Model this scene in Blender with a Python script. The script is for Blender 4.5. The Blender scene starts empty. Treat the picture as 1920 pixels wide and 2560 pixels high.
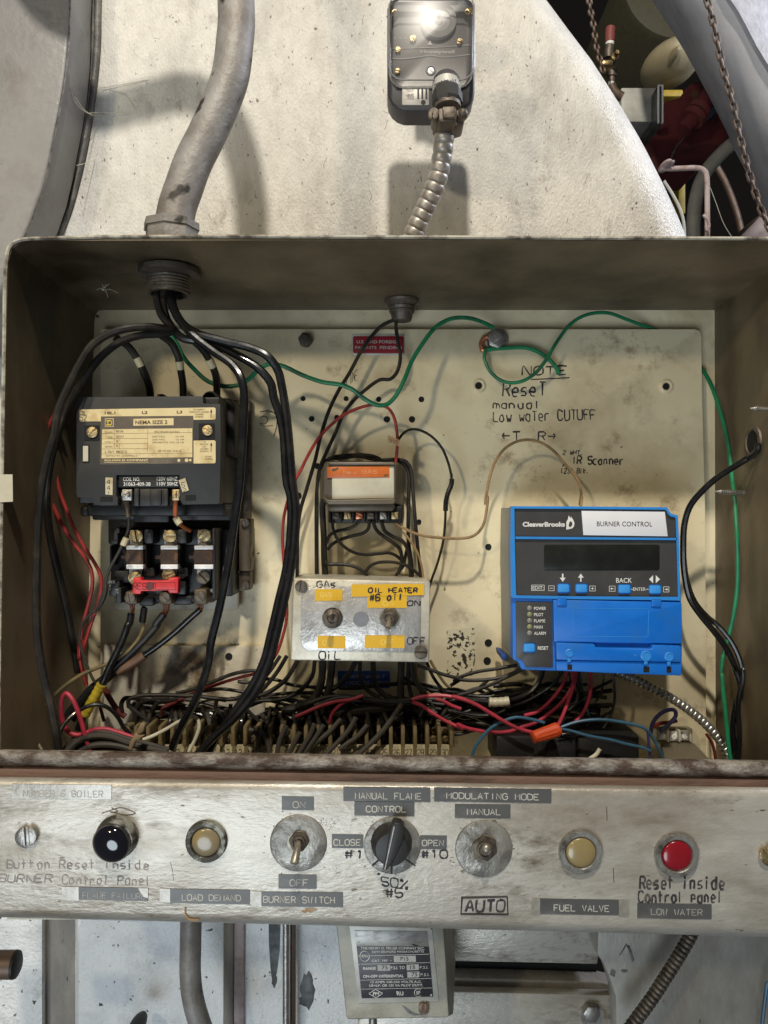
import bpy, bmesh, math, random
from mathutils import Vector, Matrix
random.seed(7)
S = bpy.context.scene
COL = S.collection
F = 1923.0                      # focal length in photo pixels (photo 1920 x 2560)

# ---------------------------------------------------------------- camera, world, lamps, exposure
cam = bpy.data.objects.new('camera', bpy.data.cameras.new('camera'))
COL.objects.link(cam)
cam.data.sensor_fit = 'VERTICAL'; cam.data.sensor_height = 24.0
cam.data.lens = 24.0 * F / 2560.0
cam.location = (0, 0, 0); cam.rotation_euler = (math.radians(90), 0, 0)
cam.data.clip_start = 0.01; cam.data.clip_end = 50
S.camera = cam
w = bpy.data.worlds.new('World'); S.world = w; w.use_nodes = True
bg = w.node_tree.nodes['Background']
bg.inputs[0].default_value = (0.92, 0.95, 1.0, 1); bg.inputs[1].default_value = 0.075
def lamp(name, loc, power, col, size, target=None):
    l = bpy.data.lights.new(name, 'POINT' if target is None else 'AREA')
    l.energy = power; l.color = col
    if target is None: l.shadow_soft_size = size
    else: l.shape = 'DISK'; l.size = size
    o = bpy.data.objects.new(name, l); COL.objects.link(o); o.location = loc
    if target is not None:
        d = Vector(target) - Vector(loc); o.rotation_euler = d.to_track_quat('-Z', 'Y').to_euler()
    return o
lamp('ceiling_lamp', (-0.006, -0.50, 1.46), 110, (1.0, 0.925, 0.80), 0.040)
lamp('side_lamp', (-0.75, -0.65, 0.62), 23, (1.0, 0.86, 0.60), 0.05)
lamp('low_fill_light', (-0.6, -1.15, -1.0), 19, (0.80, 0.91, 1.0), 1.1, (-.05, .6, -.38))  # added cool fill from low in front, for the panel and lower casing
lamp('right_fill_light', (1.5, 0.95, 1.15), 22, (0.80, 0.86, 1.0), 0.5, (.42, .95, .35))  # cool light added at the right for the boiler edge and duct
S.view_settings.view_transform = 'Standard'; S.view_settings.look = 'None'
S.view_settings.gamma = 1; S.view_settings.exposure = 0
S.view_settings.use_curve_mapping = False

# ---------------------------------------------------------------- pixel frames: crops of the photo that points are read in
CROP = dict(V=(0,0,1.1573), X=(0,0,1.0), A=(0,0,.5787), B=(900,0,.6148), C=(0,600,.4219), D=(100,960,.3617), E=(650,700,.3617),
    F=(680,1100,.2773), G=(1180,1220,.3617), H=(1180,740,.4461), I=(0,1600,.4219), J=(500,1640,.4340), K=(1100,1640,.4943),
    L=(0,1900,.3978), M=(620,1920,.4219), N=(1260,1900,.3978), O=(0,2260,.5787), Q=(800,2260,.6751), SW=(940,0,.16878),
    BG=(1380,0,.3255), LW=(60,1000,.28926), LB=(60,1560,.2411), MB=(440,1640,.2411), RB=(760,1640,.2652), WB=(1120,1660,.2411),
    CT=(180,980,.2532), OL=(240,1260,.2411), PC=(830,2290,.1929), RC=(1500,1660,.2532), RW=(1660,980,.3254), RL=(760,1120,.1808),
    LO=(0,2280,.2411), TL=(0,560,.1989))
CUR = ['X']
def use(k): CUR[0] = k
def P(x, y, Y):
    a, b, s = CROP[CUR[0]]
    return Vector(((a + x*s - 960)*Y/F, Y, (1280 - b - y*s)*Y/F))
def ms(Y): return CROP[CUR[0]][2]*Y/F        # metres per crop pixel at depth Y

# ---------------------------------------------------------------- objects
WLOC = {}; ROOTS = []
def nb(): return bmesh.new()
def part(name, bm, mat, parent=None, smooth=True, label=None, angle=38):
    me = bpy.data.meshes.new(name)
    bmesh.ops.recalc_face_normals(bm, faces=bm.faces[:])
    bm.to_mesh(me); bm.free()
    if smooth:
        for p in me.polygons: p.use_smooth = True
        me.set_sharp_from_angle(angle=math.radians(angle))
    c = Vector((0, 0, 0))
    if me.vertices:
        lo = [min(v.co[i] for v in me.vertices) for i in range(3)]; hi = [max(v.co[i] for v in me.vertices) for i in range(3)]
        c = Vector([(lo[i]+hi[i])/2 for i in range(3)])
        me.transform(Matrix.Translation(-c))
    o = bpy.data.objects.new(name, me); COL.objects.link(o)
    o.location = c; WLOC[o.name] = c
    if mat is not None: me.materials.append(mat)
    if parent is not None: o.parent = parent
    if label: o['label'] = label
    return o
def tag(o, label, cat, group=None, kind=None):
    if label: o['label'] = label
    if cat: o['category'] = cat
    if group: o['group'] = group
    if kind: o['kind'] = kind
    return o
def thing(name, label, cat, group=None):
    o = bpy.data.objects.new(name, None); COL.objects.link(o); o.empty_display_size = .02
    ROOTS.append(o); return tag(o, label, cat, group)
def finalize():
    for r in ROOTS:
        pts = []
        for ch in r.children_recursive:
            for b in ch.bound_box: pts.append(Vector(b) + WLOC[ch.name])
        lo = [min(p[i] for p in pts) for i in range(3)]; hi = [max(p[i] for p in pts) for i in range(3)]
        r.location = ((lo[0]+hi[0])/2, hi[1], lo[2]); WLOC[r.name] = Vector(r.location)
    for o in list(COL.objects):
        if o.parent is not None and o.name in WLOC: o.location = WLOC[o.name] - WLOC[o.parent.name]

# ---------------------------------------------------------------- materials
def M(name, col, rough=.5, metal=0., grime=None, gs=15, g0=.5, g1=.68, speck=None, ss=350, s0=.66, s1=.70, bump=0., bs=250,
      stretch=(1,1,1), var=.14, vs=60, coat=0., detail=6, spec=.5, gmix=1.0, scuff=None, us=45, u0=.56, u1=.70):
    m = bpy.data.materials.new(name); m.use_nodes = True
    N, L = m.node_tree.nodes, m.node_tree.links
    b = N['Principled BSDF']
    b.inputs['Roughness'].default_value = rough; b.inputs['Metallic'].default_value = metal
    b.inputs['Coat Weight'].default_value = coat; b.inputs['Specular IOR Level'].default_value = spec
    tc = N.new('ShaderNodeTexCoord'); mp = N.new('ShaderNodeMapping'); mp.inputs['Scale'].default_value = stretch
    mp.inputs['Location'].default_value = (random.uniform(-5,5), random.uniform(-5,5), random.uniform(-5,5))
    L.new(tc.outputs['Object'], mp.inputs['Vector'])
    def noise(scale, det=detail, ro=.6, vec=mp):
        n = N.new('ShaderNodeTexNoise'); n.inputs['Scale'].default_value = scale; n.inputs['Detail'].default_value = det
        n.inputs['Roughness'].default_value = ro; L.new(vec.outputs['Vector'], n.inputs['Vector']); return n
    def ramp(src, a, c):
        r = N.new('ShaderNodeMapRange'); r.inputs[1].default_value = a; r.inputs[2].default_value = c
        L.new(src, r.inputs[0]); r.clamp = True; return r
    def mix(fac, A, B):
        x = N.new('ShaderNodeMix'); x.data_type = 'RGBA'
        if hasattr(fac, 'links'): L.new(fac, x.inputs[0])
        else: x.inputs[0].default_value = fac
        for inp, v in ((x.inputs[6], A), (x.inputs[7], B)):
            if hasattr(v, 'links'): L.new(v, inp)
            else: inp.default_value = (*v, 1)
        return x.outputs[2]
    n1 = noise(vs)
    r1 = ramp(n1.outputs[0], .3, .7)
    c = mix(r1.outputs[0], tuple(k*(1-var) for k in col), tuple(min(1, k*(1+var)) for k in col))
    if grime:
        n2 = noise(gs, 8, .65); r2 = ramp(n2.outputs[0], g0, g1)
        mm = N.new('ShaderNodeMath'); mm.operation = 'MULTIPLY'; mm.inputs[1].default_value = gmix
        L.new(r2.outputs[0], mm.inputs[0])
        c = mix(mm.outputs[0], c, grime)
    if scuff:
        n5 = noise(us, 9, .72); r5 = ramp(n5.outputs[0], u0, u1)
        n6 = noise(us*.22, 3, .5); r6 = ramp(n6.outputs[0], .42, .62)
        m5 = N.new('ShaderNodeMath'); m5.operation = 'MULTIPLY'; L.new(r5.outputs[0], m5.inputs[0]); L.new(r6.outputs[0], m5.inputs[1])
        c = mix(m5.outputs[0], c, scuff)
    if speck:
        n3 = noise(ss, 3, .5); r3 = ramp(n3.outputs[0], s0, s1)
        c = mix(r3.outputs[0], c, speck)
    L.new(c, b.inputs['Base Color'])
    rr = N.new('ShaderNodeMapRange'); rr.inputs[3].default_value = max(.03, rough-.1); rr.inputs[4].default_value = min(1, rough+.12)
    L.new(n1.outputs[0], rr.inputs[0]); L.new(rr.outputs[0], b.inputs['Roughness'])
    if bump:
        n4 = noise(bs, 4); bp = N.new('ShaderNodeBump'); bp.inputs['Strength'].default_value = bump; bp.inputs['Distance'].default_value = .002
        L.new(n4.outputs[0], bp.inputs['Height']); L.new(bp.outputs[0], b.inputs['Normal'])
    m.diffuse_color = (*col, 1)
    return m
def clear_mat(name, tint, gloss):
    m = bpy.data.materials.new(name); m.use_nodes = True
    N, L = m.node_tree.nodes, m.node_tree.links
    N.remove(N['Principled BSDF'])
    t = N.new('ShaderNodeBsdfTransparent'); t.inputs[0].default_value = (*tint, 1)
    g = N.new('ShaderNodeBsdfGlossy'); g.inputs['Roughness'].default_value = .27; g.inputs[0].default_value = (.75,.75,.75,1)
    fr = N.new('ShaderNodeFresnel'); fr.inputs[0].default_value = gloss
    mx = N.new('ShaderNodeMixShader'); L.new(fr.outputs[0], mx.inputs[0]); L.new(t.outputs[0], mx.inputs[1]); L.new(g.outputs[0], mx.inputs[2])
    d = N.new('ShaderNodeBsdfDiffuse'); d.inputs[0].default_value = (.30,.295,.29,1)
    nz = N.new('ShaderNodeTexNoise'); nz.inputs['Scale'].default_value = 45; nz.inputs['Detail'].default_value = 6
    tc = N.new('ShaderNodeTexCoord'); L.new(tc.outputs['Object'], nz.inputs['Vector'])
    mr = N.new('ShaderNodeMapRange'); mr.inputs[1].default_value = .35; mr.inputs[2].default_value = .75; mr.inputs[3].default_value = .02; mr.inputs[4].default_value = .13
    L.new(nz.outputs[0], mr.inputs[0])
    m2 = N.new('ShaderNodeMixShader'); L.new(mr.outputs[0], m2.inputs[0]); L.new(mx.outputs[0], m2.inputs[1]); L.new(d.outputs[0], m2.inputs[2])
    L.new(m2.outputs[0], N['Material Output'].inputs[0]); return m

# ---------------------------------------------------------------- shapes
def _bev(bm, faces, bev, seg=2):
    if bev <= 0: return
    es = set()
    for f in faces:
        for e in f.edges:
            if len(e.link_faces) == 2 and e.link_faces[0].normal.angle(e.link_faces[1].normal, 0) > .5: es.add(e)
    bmesh.ops.bevel(bm, geom=list(es), offset=bev, segments=seg, profile=.5, affect='EDGES', clamp_overlap=True)
def loft2(bm, A, B, bev=0., seg=2):
    va = [bm.verts.new(p) for p in A]; vb = [bm.verts.new(p) for p in B]; n = len(va)
    fs = [bm.faces.new(va), bm.faces.new(vb[::-1])]
    for i in range(n): fs.append(bm.faces.new((va[i], vb[i], vb[(i+1) % n], va[(i+1) % n])))
    bmesh.ops.recalc_face_normals(bm, faces=fs)
    for f in fs: f.normal_update()
    _bev(bm, fs, bev, seg)
def prism(bm, pts, Yf, Yb, bev=0., seg=2):
    A = [P(x, y, Yf) for x, y in pts]; B = [Vector((p.x, Yb, p.z)) for p in A]
    loft2(bm, A, B, bev, seg)
def rect(bm, x0, y0, x1, y1, Yf, Yb, bev=0., seg=2): prism(bm, [(x0,y0),(x1,y0),(x1,y1),(x0,y1)], Yf, Yb, bev, seg)
def rpoly(x0, y0, x1, y1, r, n=5):
    out = []
    for cx, cy, a in ((x1-r,y0+r,-90),(x1-r,y1-r,0),(x0+r,y1-r,90),(x0+r,y0+r,180)):
        for i in range(n+1):
            t = math.radians(a + 90*i/n); out.append((cx + r*math.cos(t), cy + r*math.sin(t)))
    return out
def rrect(bm, x0, y0, x1, y1, r, Yf, Yb, bev=0.): prism(bm, rpoly(x0,y0,x1,y1,r), Yf, Yb, bev)
def revolve(bm, c, ax, prof, n=24, sq=1.0):
    ax = Vector(ax).normalized(); u = ax.orthogonal().normalized(); v = ax.cross(u)
    rings = []
    for r, h in prof:
        if r < 1e-7: rings.append([bm.verts.new(c + ax*h)])
        else: rings.append([bm.verts.new(c + ax*h + u*r*math.cos(2*math.pi*i/n) + v*r*math.sin(2*math.pi*i/n)) for i in range(n)])
    for a, b in zip(rings, rings[1:]):
        for i in range(n):
            j = (i+1) % n
            if len(a) == 1 and len(b) > 1: bm.faces.new((a[0], b[j], b[i]))
            elif len(b) == 1 and len(a) > 1: bm.faces.new((a[i], a[j], b[0]))
            elif len(a) > 1: bm.faces.new((a[i], a[j], b[j], b[i]))
    if len(rings[0]) > 2: bm.faces.new(rings[0][::-1])
    if len(rings[-1]) > 2: bm.faces.new(rings[-1])
def lathe(bm, x, y, Y, prof, n=28):
    """profile (radius in crop px, height towards the camera in metres) on a base at depth Y"""
    s = ms(Y); revolve(bm, P(x, y, Y), (0,-1,0), [(r*s, h) for r, h in prof], n)
def dome(r, h0, h1, n=6):
    return [(r*math.cos(i*math.pi/2/n), h0 + (h1-h0)*math.sin(i*math.pi/2/n)) for i in range(n+1)]
def parse(spec, Y0):
    pts = []
    for tok in spec.split():
        if tok.isalpha(): use(tok); continue
        q = [float(k) for k in tok.split(',')]
        pts.append([CUR[0], q[0], q[1], q[2] if len(q) > 2 else None])
    known = [i for i, p in enumerate(pts) if p[3] is not None]
    for i, p in enumerate(pts):
        if p[3] is None:
            a = [k for k in known if k < i]; b = [k for k in known if k > i]
            if a and b: t = (i-a[-1])/(b[0]-a[-1]); p[3] = pts[a[-1]][3]*(1-t) + pts[b[0]][3]*t; 
            elif a: p[3] = pts[a[-1]][3]
            elif b: p[3] = pts[b[0]][3]
            else: p[3] = Y0
    out = []
    for k, x, y, Y in pts: use(k); out.append(P(x, y, Y))
    return out
def crom(pts, sub):
    if len(pts) < 3 or sub < 2: return list(pts)
    q = [pts[0]*2 - pts[1]] + list(pts) + [pts[-1]*2 - pts[-2]]; out = []
    for i in range(1, len(q)-2):
        p0, p1, p2, p3 = q[i-1:i+3]
        t0 = 0; t1 = max(1e-5, (p1-p0).length**.5); t2 = t1 + max(1e-5, (p2-p1).length**.5); t3 = t2 + max(1e-5, (p3-p2).length**.5)
        for k in range(sub):
            t = t1 + (t2-t1)*k/sub
            A1 = p0*((t1-t)/(t1-t0)) + p1*((t-t0)/(t1-t0)); A2 = p1*((t2-t)/(t2-t1)) + p2*((t-t1)/(t2-t1)); A3 = p2*((t3-t)/(t3-t2)) + p3*((t-t2)/(t3-t2))
            B1 = A1*((t2-t)/(t2-t0)) + A2*((t-t0)/(t2-t0)); B2 = A2*((t3-t)/(t3-t1)) + A3*((t-t1)/(t3-t1))
            out.append(B1*((t2-t)/(t2-t1)) + B2*((t-t1)/(t2-t1)))
    out.append(pts[-1]); return out
def sweep(bm, pts, r, n=8, closed=False, nrm=None, flat=1.0):
    N = len(pts); rad = r if callable(r) else (lambda i: r)
    rings = []; u = None
    for i, p in enumerate(pts):
        t = (pts[(i+1) % N] - pts[i-1]) if closed else (pts[min(i+1, N-1)] - pts[max(i-1, 0)])
        if t.length < 1e-9: t = Vector((1,0,0))
        t.normalize()
        if nrm is not None: u = nrm
        elif u is None: u = t.orthogonal()
        u = u - t*u.dot(t)
        if u.length < 1e-6: u = t.orthogonal()
        u = u.normalized(); v = t.cross(u); R = rad(i)
        rings.append([bm.verts.new(p + u*R*flat*math.cos(2*math.pi*k/n) + v*R*math.sin(2*math.pi*k/n)) for k in range(n)])
    m = N if closed else N-1
    for i in range(m):
        a, b = rings[i], rings[(i+1) % N]
        for k in range(n): bm.faces.new((a[k], a[(k+1) % n], b[(k+1) % n], b[k]))
    if not closed: bm.faces.new(rings[0][::-1]); bm.faces.new(rings[-1])
def tube(bm, spec, r, Y0=.66, n=9, sub=7, flat=1.0):
    pts = parse(spec, Y0); k0 = spec.split()[0]
    if k0.isalpha(): use(k0)
    Ym = sum(p.y for p in pts)/len(pts); R = r*ms(Ym)
    sweep(bm, crom(pts, sub), R, n, flat=flat); return pts
def helix(bm, spec, r, Y0, rings, depth=.16, n=14, half=.5):
    pts = crom(parse(spec, Y0), 24); k0 = spec.split()[0]
    if k0.isalpha(): use(k0)
    Ym = sum(p.y for p in pts)/len(pts); R = r*ms(Ym)
    d = [0]
    for a, b in zip(pts, pts[1:]): d.append(d[-1] + (b-a).length)
    tot = d[-1]; out = []; m = rings*8; j = 0
    for i in range(m+1):
        s = tot*i/m
        while j < len(d)-2 and d[j+1] < s: j += 1
        t = (s-d[j])/max(1e-9, d[j+1]-d[j]); out.append(pts[j].lerp(pts[j+1], min(1, t)))
    sweep(bm, out, lambda i: R*(1 - depth*(1 if i % 8 in (0,) else .35 if i % 8 in (1,7) else 0.06 if i % 8 in (2,6) else 0)), n)
def screw(bm, x, y, r, Y, ang=30, h=.0022, slot=.14, n=10):
    """slotted head: a low disc and two raised halves with the slot between"""
    lathe(bm, x, y, Y, [(r, 0), (r, h*.45), (r*.96, h*.5), (0, h*.5)], 22)
    a0 = math.radians(ang); ca, sa = math.cos(a0), math.sin(a0)
    for sgn in (1, -1):
        q0 = math.asin(slot); poly = []
        for i in range(n+1):
            t = q0 + (math.pi - 2*q0)*i/n
            px, py = r*math.cos(t)*.98, sgn*r*math.sin(t)*.98
            poly.append((x + px*ca - py*sa, y + px*sa + py*ca))
        prism(bm, poly, Y - h, Y - h*.3, r*ms(Y)*.12, 2)
def hexpts(x, y, r, rot=0): return [(x + r*math.cos(math.radians(rot+60*i)), y + r*math.sin(math.radians(rot+60*i))) for i in range(6)]
def ellipsoid(bm, x, y, Y, rx, ry, rd, tilt=0., n=28, m=14):
    s = ms(Y); c = P(x, y, Y); ct, st = math.cos(tilt), math.sin(tilt); rows = []
    for i in range(m+1):
        th = math.pi*i/m; row = []
        for k in range(n):
            ph = 2*math.pi*k/n
            a, b, d = math.sin(th)*math.cos(ph)*rx*s, math.sin(th)*math.sin(ph)*ry*s, -math.cos(th)*rd
            row.append(bm.verts.new(c + Vector((a*ct - b*st, d, a*st + b*ct))))
        rows.append(row)
    for a, b in zip(rows, rows[1:]):
        for k in range(n): bm.faces.new((a[k], a[(k+1) % n], b[(k+1) % n], b[k]))
    bmesh.ops.remove_doubles(bm, verts=bm.verts[:], dist=1e-7)

# ---------------------------------------------------------------- lettering
_TC = {}
def _glyphs(body, bold):
    k = (body, bold)
    if k not in _TC:
        cu = bpy.data.curves.new('t', 'FONT'); cu.body = body; cu.offset = bold; cu.resolution_u = 3
        ob = bpy.data.objects.new('t', cu); me = bpy.data.meshes.new_from_object(ob)
        vs = [v.co.copy() for v in me.vertices]; fs = [tuple(p.vertices) for p in me.polygons]
        bpy.data.objects.remove(ob); bpy.data.curves.remove(cu); bpy.data.meshes.remove(me)
        _TC[k] = (vs, fs)
    return _TC[k]
def text(bm, body, x0, y0, x1, y1, Y, bold=0., dy=0., dx=0.):
    """printed text fitted to a box; dy drops its right end, dx shifts its foot"""
    vs, fs = _glyphs(body, bold)
    if not vs: return
    a = min(v.x for v in vs); b = max(v.x for v in vs); c = min(v.y for v in vs); d = max(v.y for v in vs)
    nv = []
    for v in vs:
        u = (v.x-a)/max(1e-6, b-a); t = (v.y-c)/max(1e-6, d-c)
        nv.append(bm.verts.new(P(x0 + (x1-x0)*u + dx*(1-t), y1 + (y0-y1)*t + dy*u, Y)))
    for f in fs:
        try: bm.faces.new([nv[i] for i in f])
        except ValueError: pass
GL = {'A':"002640 1232",'B':"0006 063645443303 3342413000",'C':"4536160501103041",'D':"00062645412000",'E':"46060040 0333",'F':"460600 0333",
'G':"45361605011030414323",'H':"0006 4640 0343",'I':"2026",'J':"4641301001",'K':"0006 460340",'L':"060040",'M':"0006234640",'N':"00064046",
'O':"163645413010010516",'P':"0006 063645443303",'Q':"163645413010010516 2240",'R':"0006 063645443303 2340",'S':"453616050413334241301001",'T':"0646 2620",
'U':"060110304146",'V':"062046",'W':"0610243046",'X':"0046 0640",'Y':"0623 462320",'Z':"06460040",'0':"163645413010010516",'1':"152620",
'2':"05163645440040",'3':"05163645443313 334241301001",'4':"30360242",'5':"460603334241301001",'6':"453616050110304142331302",'7':"06461010",
'8':"163645443313040516 13020110304142 4233",'9':"01103041453616050413 3344",'#':"1016 3036 0242 0444",'%':"0046 0616150506 3040413130",
'-':"1333",'.':"1011",'/':"0046",'(':"26151120",')':"16252110",'<':"0343 150311",'>':"0343 354331",
'a':"341403011030 3430",'c':"341403011030",'d':"3630 341403011030",'e':"02323324140301 011030",'i':"1410 1516",'k':"0600 340230",'l':"1610",
'm':"0004 03142320 23344340",'n':"0004 0314243330",'o':"142433312010010314",'p':"0400 041424333212 02",'r':"0004 031434",'s':"34140302223120 2000",
't':"1610 0434",'u':"0401102031 3430",'w':"0410223044",'h':"0600 0314243330"}
def strokes(bm, body, x0, y0, x1, y1, Y, wd, jit=0., dy=0., slant=0., raise_=.35):
    """marker or embossed lettering: every pen stroke is a thin raised bead; wd is the stroke width in crop px"""
    n = max(1, len(body)); adv = (x1-x0)/n; cw = adv*.72; s = wd/2*ms(Y); nrm = Vector((0,-1,0))
    for i, ch in enumerate(body):
        g = GL.get(ch)
        if not g: continue
        ox, oy, sc = (random.uniform(-jit, jit) for _ in range(3))
        for st in g.split():
            pts = []
            if len(st) % 2: st = st[:-1]
            for k in range(0, len(st), 2):
                gx, gy = int(st[k])/4, int(st[k+1])/6
                gx += random.uniform(-jit, jit)*.25; gy += random.uniform(-jit, jit)*.2
                X = x0 + adv*i + (gx + ox*.3 + slant*gy)*cw
                Yp = y1 - (gy*(1+sc*.3) + oy*.15)*(y1-y0) + dy*(X-x0)/max(1e-6, x1-x0)
                pts.append(P(X, Yp, Y))
            if len(pts) == 2 and (pts[0]-pts[1]).length < 1e-9: pts[1] = pts[1] + Vector((s,0,0))
            if len(pts) >= 2:
                q = crom(pts, 4) if jit or len(pts) > 5 else pts
                w0, w1, ph = (random.uniform(.75, 1.25), random.uniform(.6, 1.2), random.uniform(0, 6)) if jit else (1, 1, 0)
                sweep(bm, q, lambda i, n=len(q): s*(w0 + (w1-w0)*i/max(1, n-1) + (.18*math.sin(ph + i*.9) if jit else 0)), 6, nrm=nrm, flat=raise_)
# ================================================================ materials
m_wall = M('boiler_paint', (.70,.675,.62), .38, 0, grime=(.36,.335,.30), gs=9, g0=.50, g1=.80, speck=(.15,.115,.095), ss=200, s0=.67, s1=.735, scuff=(.25,.20,.17), us=26, u0=.54, u1=.72, bump=.9, bs=330, stretch=(1.5,1,.8), var=.10, vs=55)
m_door = M('grey_door_paint', (.23,.225,.225), .45, .2, scuff=(.10,.085,.08), us=30, u0=.55, u1=.72, grime=(.15,.135,.125), gs=14, g0=.5, g1=.75, speck=(.6,.57,.52), ss=160, s0=.74, s1=.78, bump=.25, bs=150, var=.12, vs=14)
m_gasket = M('gasket_rope', (.12,.115,.11), .55, .2, grime=(.34,.32,.28), gs=60, g0=.5, g1=.75, bump=.5, bs=180)
m_low = M('lower_casing_paint', (.84,.86,.87), .4, 0, scuff=(.30,.29,.27), us=40, u0=.55, u1=.72, grime=(.45,.47,.47), gs=18, g0=.50, g1=.82, speck=(.05,.05,.05), ss=170, s0=.685, s1=.72, bump=1., bs=300, var=.06, vs=20)
m_dirtshadow = M('dirt_and_shadow_paint', (.28,.255,.22), .55, 0, grime=(.08,.07,.06), gs=16, g0=.5, g1=.8, speck=(.04,.04,.03), ss=160, s0=.7, s1=.74, bump=.5, bs=200, stretch=(1,1,.4))
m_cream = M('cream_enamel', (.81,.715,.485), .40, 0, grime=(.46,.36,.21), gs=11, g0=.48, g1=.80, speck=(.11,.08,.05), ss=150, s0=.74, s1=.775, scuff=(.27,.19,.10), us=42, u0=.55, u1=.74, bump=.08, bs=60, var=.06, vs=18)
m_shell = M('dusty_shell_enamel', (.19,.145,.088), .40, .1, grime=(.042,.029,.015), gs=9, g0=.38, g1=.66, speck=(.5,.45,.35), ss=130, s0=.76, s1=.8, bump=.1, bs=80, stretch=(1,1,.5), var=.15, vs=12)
m_bracket = M('stained_bracket', (.62,.57,.46), .5, .1, grime=(.13,.085,.04), gs=22, g0=.50, g1=.66, speck=(.07,.045,.02), ss=170, s0=.66, s1=.72, bump=.3, bs=150)
m_rim = M('worn_rim', (.45,.42,.34), .6, 0, grime=(.08,.06,.045), gs=45, g0=.45, g1=.6, bump=.4, bs=500)
m_lip = M('rusty_lip', (.36,.325,.28), .55, .2, grime=(.085,.055,.04), gs=75, g0=.38, g1=.56, speck=(.26,.13,.055), ss=70, s0=.69, s1=.76, bump=1., bs=420, stretch=(.6,1,1.2), var=.3)
m_groove = M('rusty_groove', (.16,.095,.07), .7, 0, grime=(.05,.03,.025), gs=40, bump=.5, bs=300, stretch=(.2,1,1))
m_panel = M('silver_paint', (.53,.50,.44), .36, .35, grime=(.19,.145,.09), gs=16, g0=.45, g1=.76, speck=(.15,.11,.07), ss=230, s0=.68, s1=.74, scuff=(.13,.095,.06), us=60, u0=.50, u1=.70, bump=.24, bs=330, stretch=(.4,1,1.1), var=.13, vs=30)
m_black = M('black_cable', (.007,.007,.008), .27, 0, grime=(.018,.016,.014), gs=60, bump=.05, coat=.15)
m_blackdull = M('dusty_black_cable', (.013,.011,.009), .46, 0, grime=(.040,.032,.023), gs=50, bump=.1, spec=.35)
m_greywire = M('dusty_grey_wire', (.045,.039,.031), .6, 0, grime=(.04,.035,.03), gs=60, bump=.1)
m_green = M('green_insulation', (.012,.20,.085), .38, 0, grime=(.01,.09,.045), gs=40, var=.2)
m_red = M('red_insulation', (.36,.035,.03), .42, 0, grime=(.17,.025,.02), gs=40, var=.2)
m_crim = M('crimson_insulation', (.40,.03,.055), .42, 0, grime=(.2,.02,.03), gs=40, var=.2)
m_dred = M('dark_red_insulation', (.11,.016,.014), .45)
m_tan = M('tan_insulation', (.30,.19,.09), .45, 0, grime=(.14,.09,.04), gs=50)
m_olive = M('olive_insulation', (.13,.10,.045), .5, 0, grime=(.26,.19,.08), gs=25)
m_blue = M('blue_insulation', (.03,.10,.17), .4, 0, grime=(.02,.05,.08), gs=40)
m_purple = M('violet_insulation', (.035,.035,.12), .45)
m_white = M('white_insulation', (.6,.56,.44), .5, 0, grime=(.36,.32,.22), gs=50)
m_orangew = M('orange_insulation', (.34,.085,.025), .45)
m_copper = M('copper', (.55,.22,.12), .35, .9, grime=(.25,.09,.05), gs=120)
m_brass = M('tarnished_brass', (.42,.32,.17), .36, .85, grime=(.14,.10,.05), gs=90, g0=.45, g1=.65, bump=.2, bs=400)
m_steel = M('dull_steel', (.36,.34,.31), .38, .85, grime=(.12,.10,.085), gs=80, g0=.48, g1=.68, bump=.2, bs=400)
m_bolt = M('dirty_bolt', (.15,.125,.10), .5, .6, grime=(.05,.04,.03), gs=90, bump=.3, bs=400)
m_tinned = M('bright_tinned_metal', (.80,.79,.78), .35, .15, bump=.2, bs=500)
m_rustheat = M('rusted_heater', (.09,.058,.042), .65, .2, grime=(.24,.095,.035), gs=70, g0=.54, g1=.7, bump=.6, bs=600)
m_lug = M('brown_lug', (.13,.10,.065), .5, .5, grime=(.06,.045,.03), gs=80)
m_conduit = M('galvanised_conduit', (.29,.275,.26), .55, .25, grime=(.17,.145,.12), gs=22, g0=.43, g1=.65, speck=(.035,.03,.027), ss=55, s0=.62, s1=.70, bump=.35, bs=220)
m_flex = M('flexible_steel', (.46,.43,.39), .42, .5, grime=(.15,.11,.085), gs=60, g0=.46, g1=.70)
m_galv = M('zinc_flexible', (.46,.46,.45), .3, .8, grime=(.2,.19,.17), gs=70)
m_pblack = M('black_bakelite', (.012,.012,.0125), .45, 0, grime=(.03,.026,.021), gs=30, bump=.1, bs=200)
m_pdark = M('deep_black_plastic', (.009,.009,.009), .5, 0, grime=(.025,.02,.016), gs=35)
m_pgrey = M('charcoal_plastic', (.019,.0195,.020), .55, 0, grime=(.045,.041,.036), gs=20, g0=.5, g1=.8, speck=(.17,.16,.14), ss=260, s0=.745, s1=.78, var=.06)
m_label = M('yellowed_label', (.72,.58,.31), .5, 0, grime=(.36,.235,.08), gs=60, g0=.46, g1=.70, speck=(.1,.06,.03), ss=300, s0=.715, s1=.76, var=.1)
m_labbrown = M('brown_label_ground', (.10,.08,.062), .45, .2, grime=(.17,.14,.10), gs=40, var=.1)
m_ink = M('black_ink', (.018,.014,.016), .6)
m_marker = M('marker_ink', (.025,.020,.026), .6, 0, grime=(.15,.125,.10), gs=130, g0=.5, g1=.72)
m_inkbr = M('faded_ink', (.10,.065,.03), .6)
m_inkgrey = M('faded_marker', (.20,.18,.18), .6, 0, grime=(.36,.33,.30), gs=60, g0=.4, g1=.6)
m_wtext = M('white_print', (.72,.71,.67), .5)
m_gtext = M('grey_print', (.35,.35,.34), .5)
m_tape = M('grey_tape', (.085,.085,.083), .38, .1, grime=(.19,.18,.16), gs=45, g0=.52, g1=.8, speck=(.4,.38,.34), ss=300, s0=.72, s1=.78, stretch=(.5,1,1), var=.1)
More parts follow.
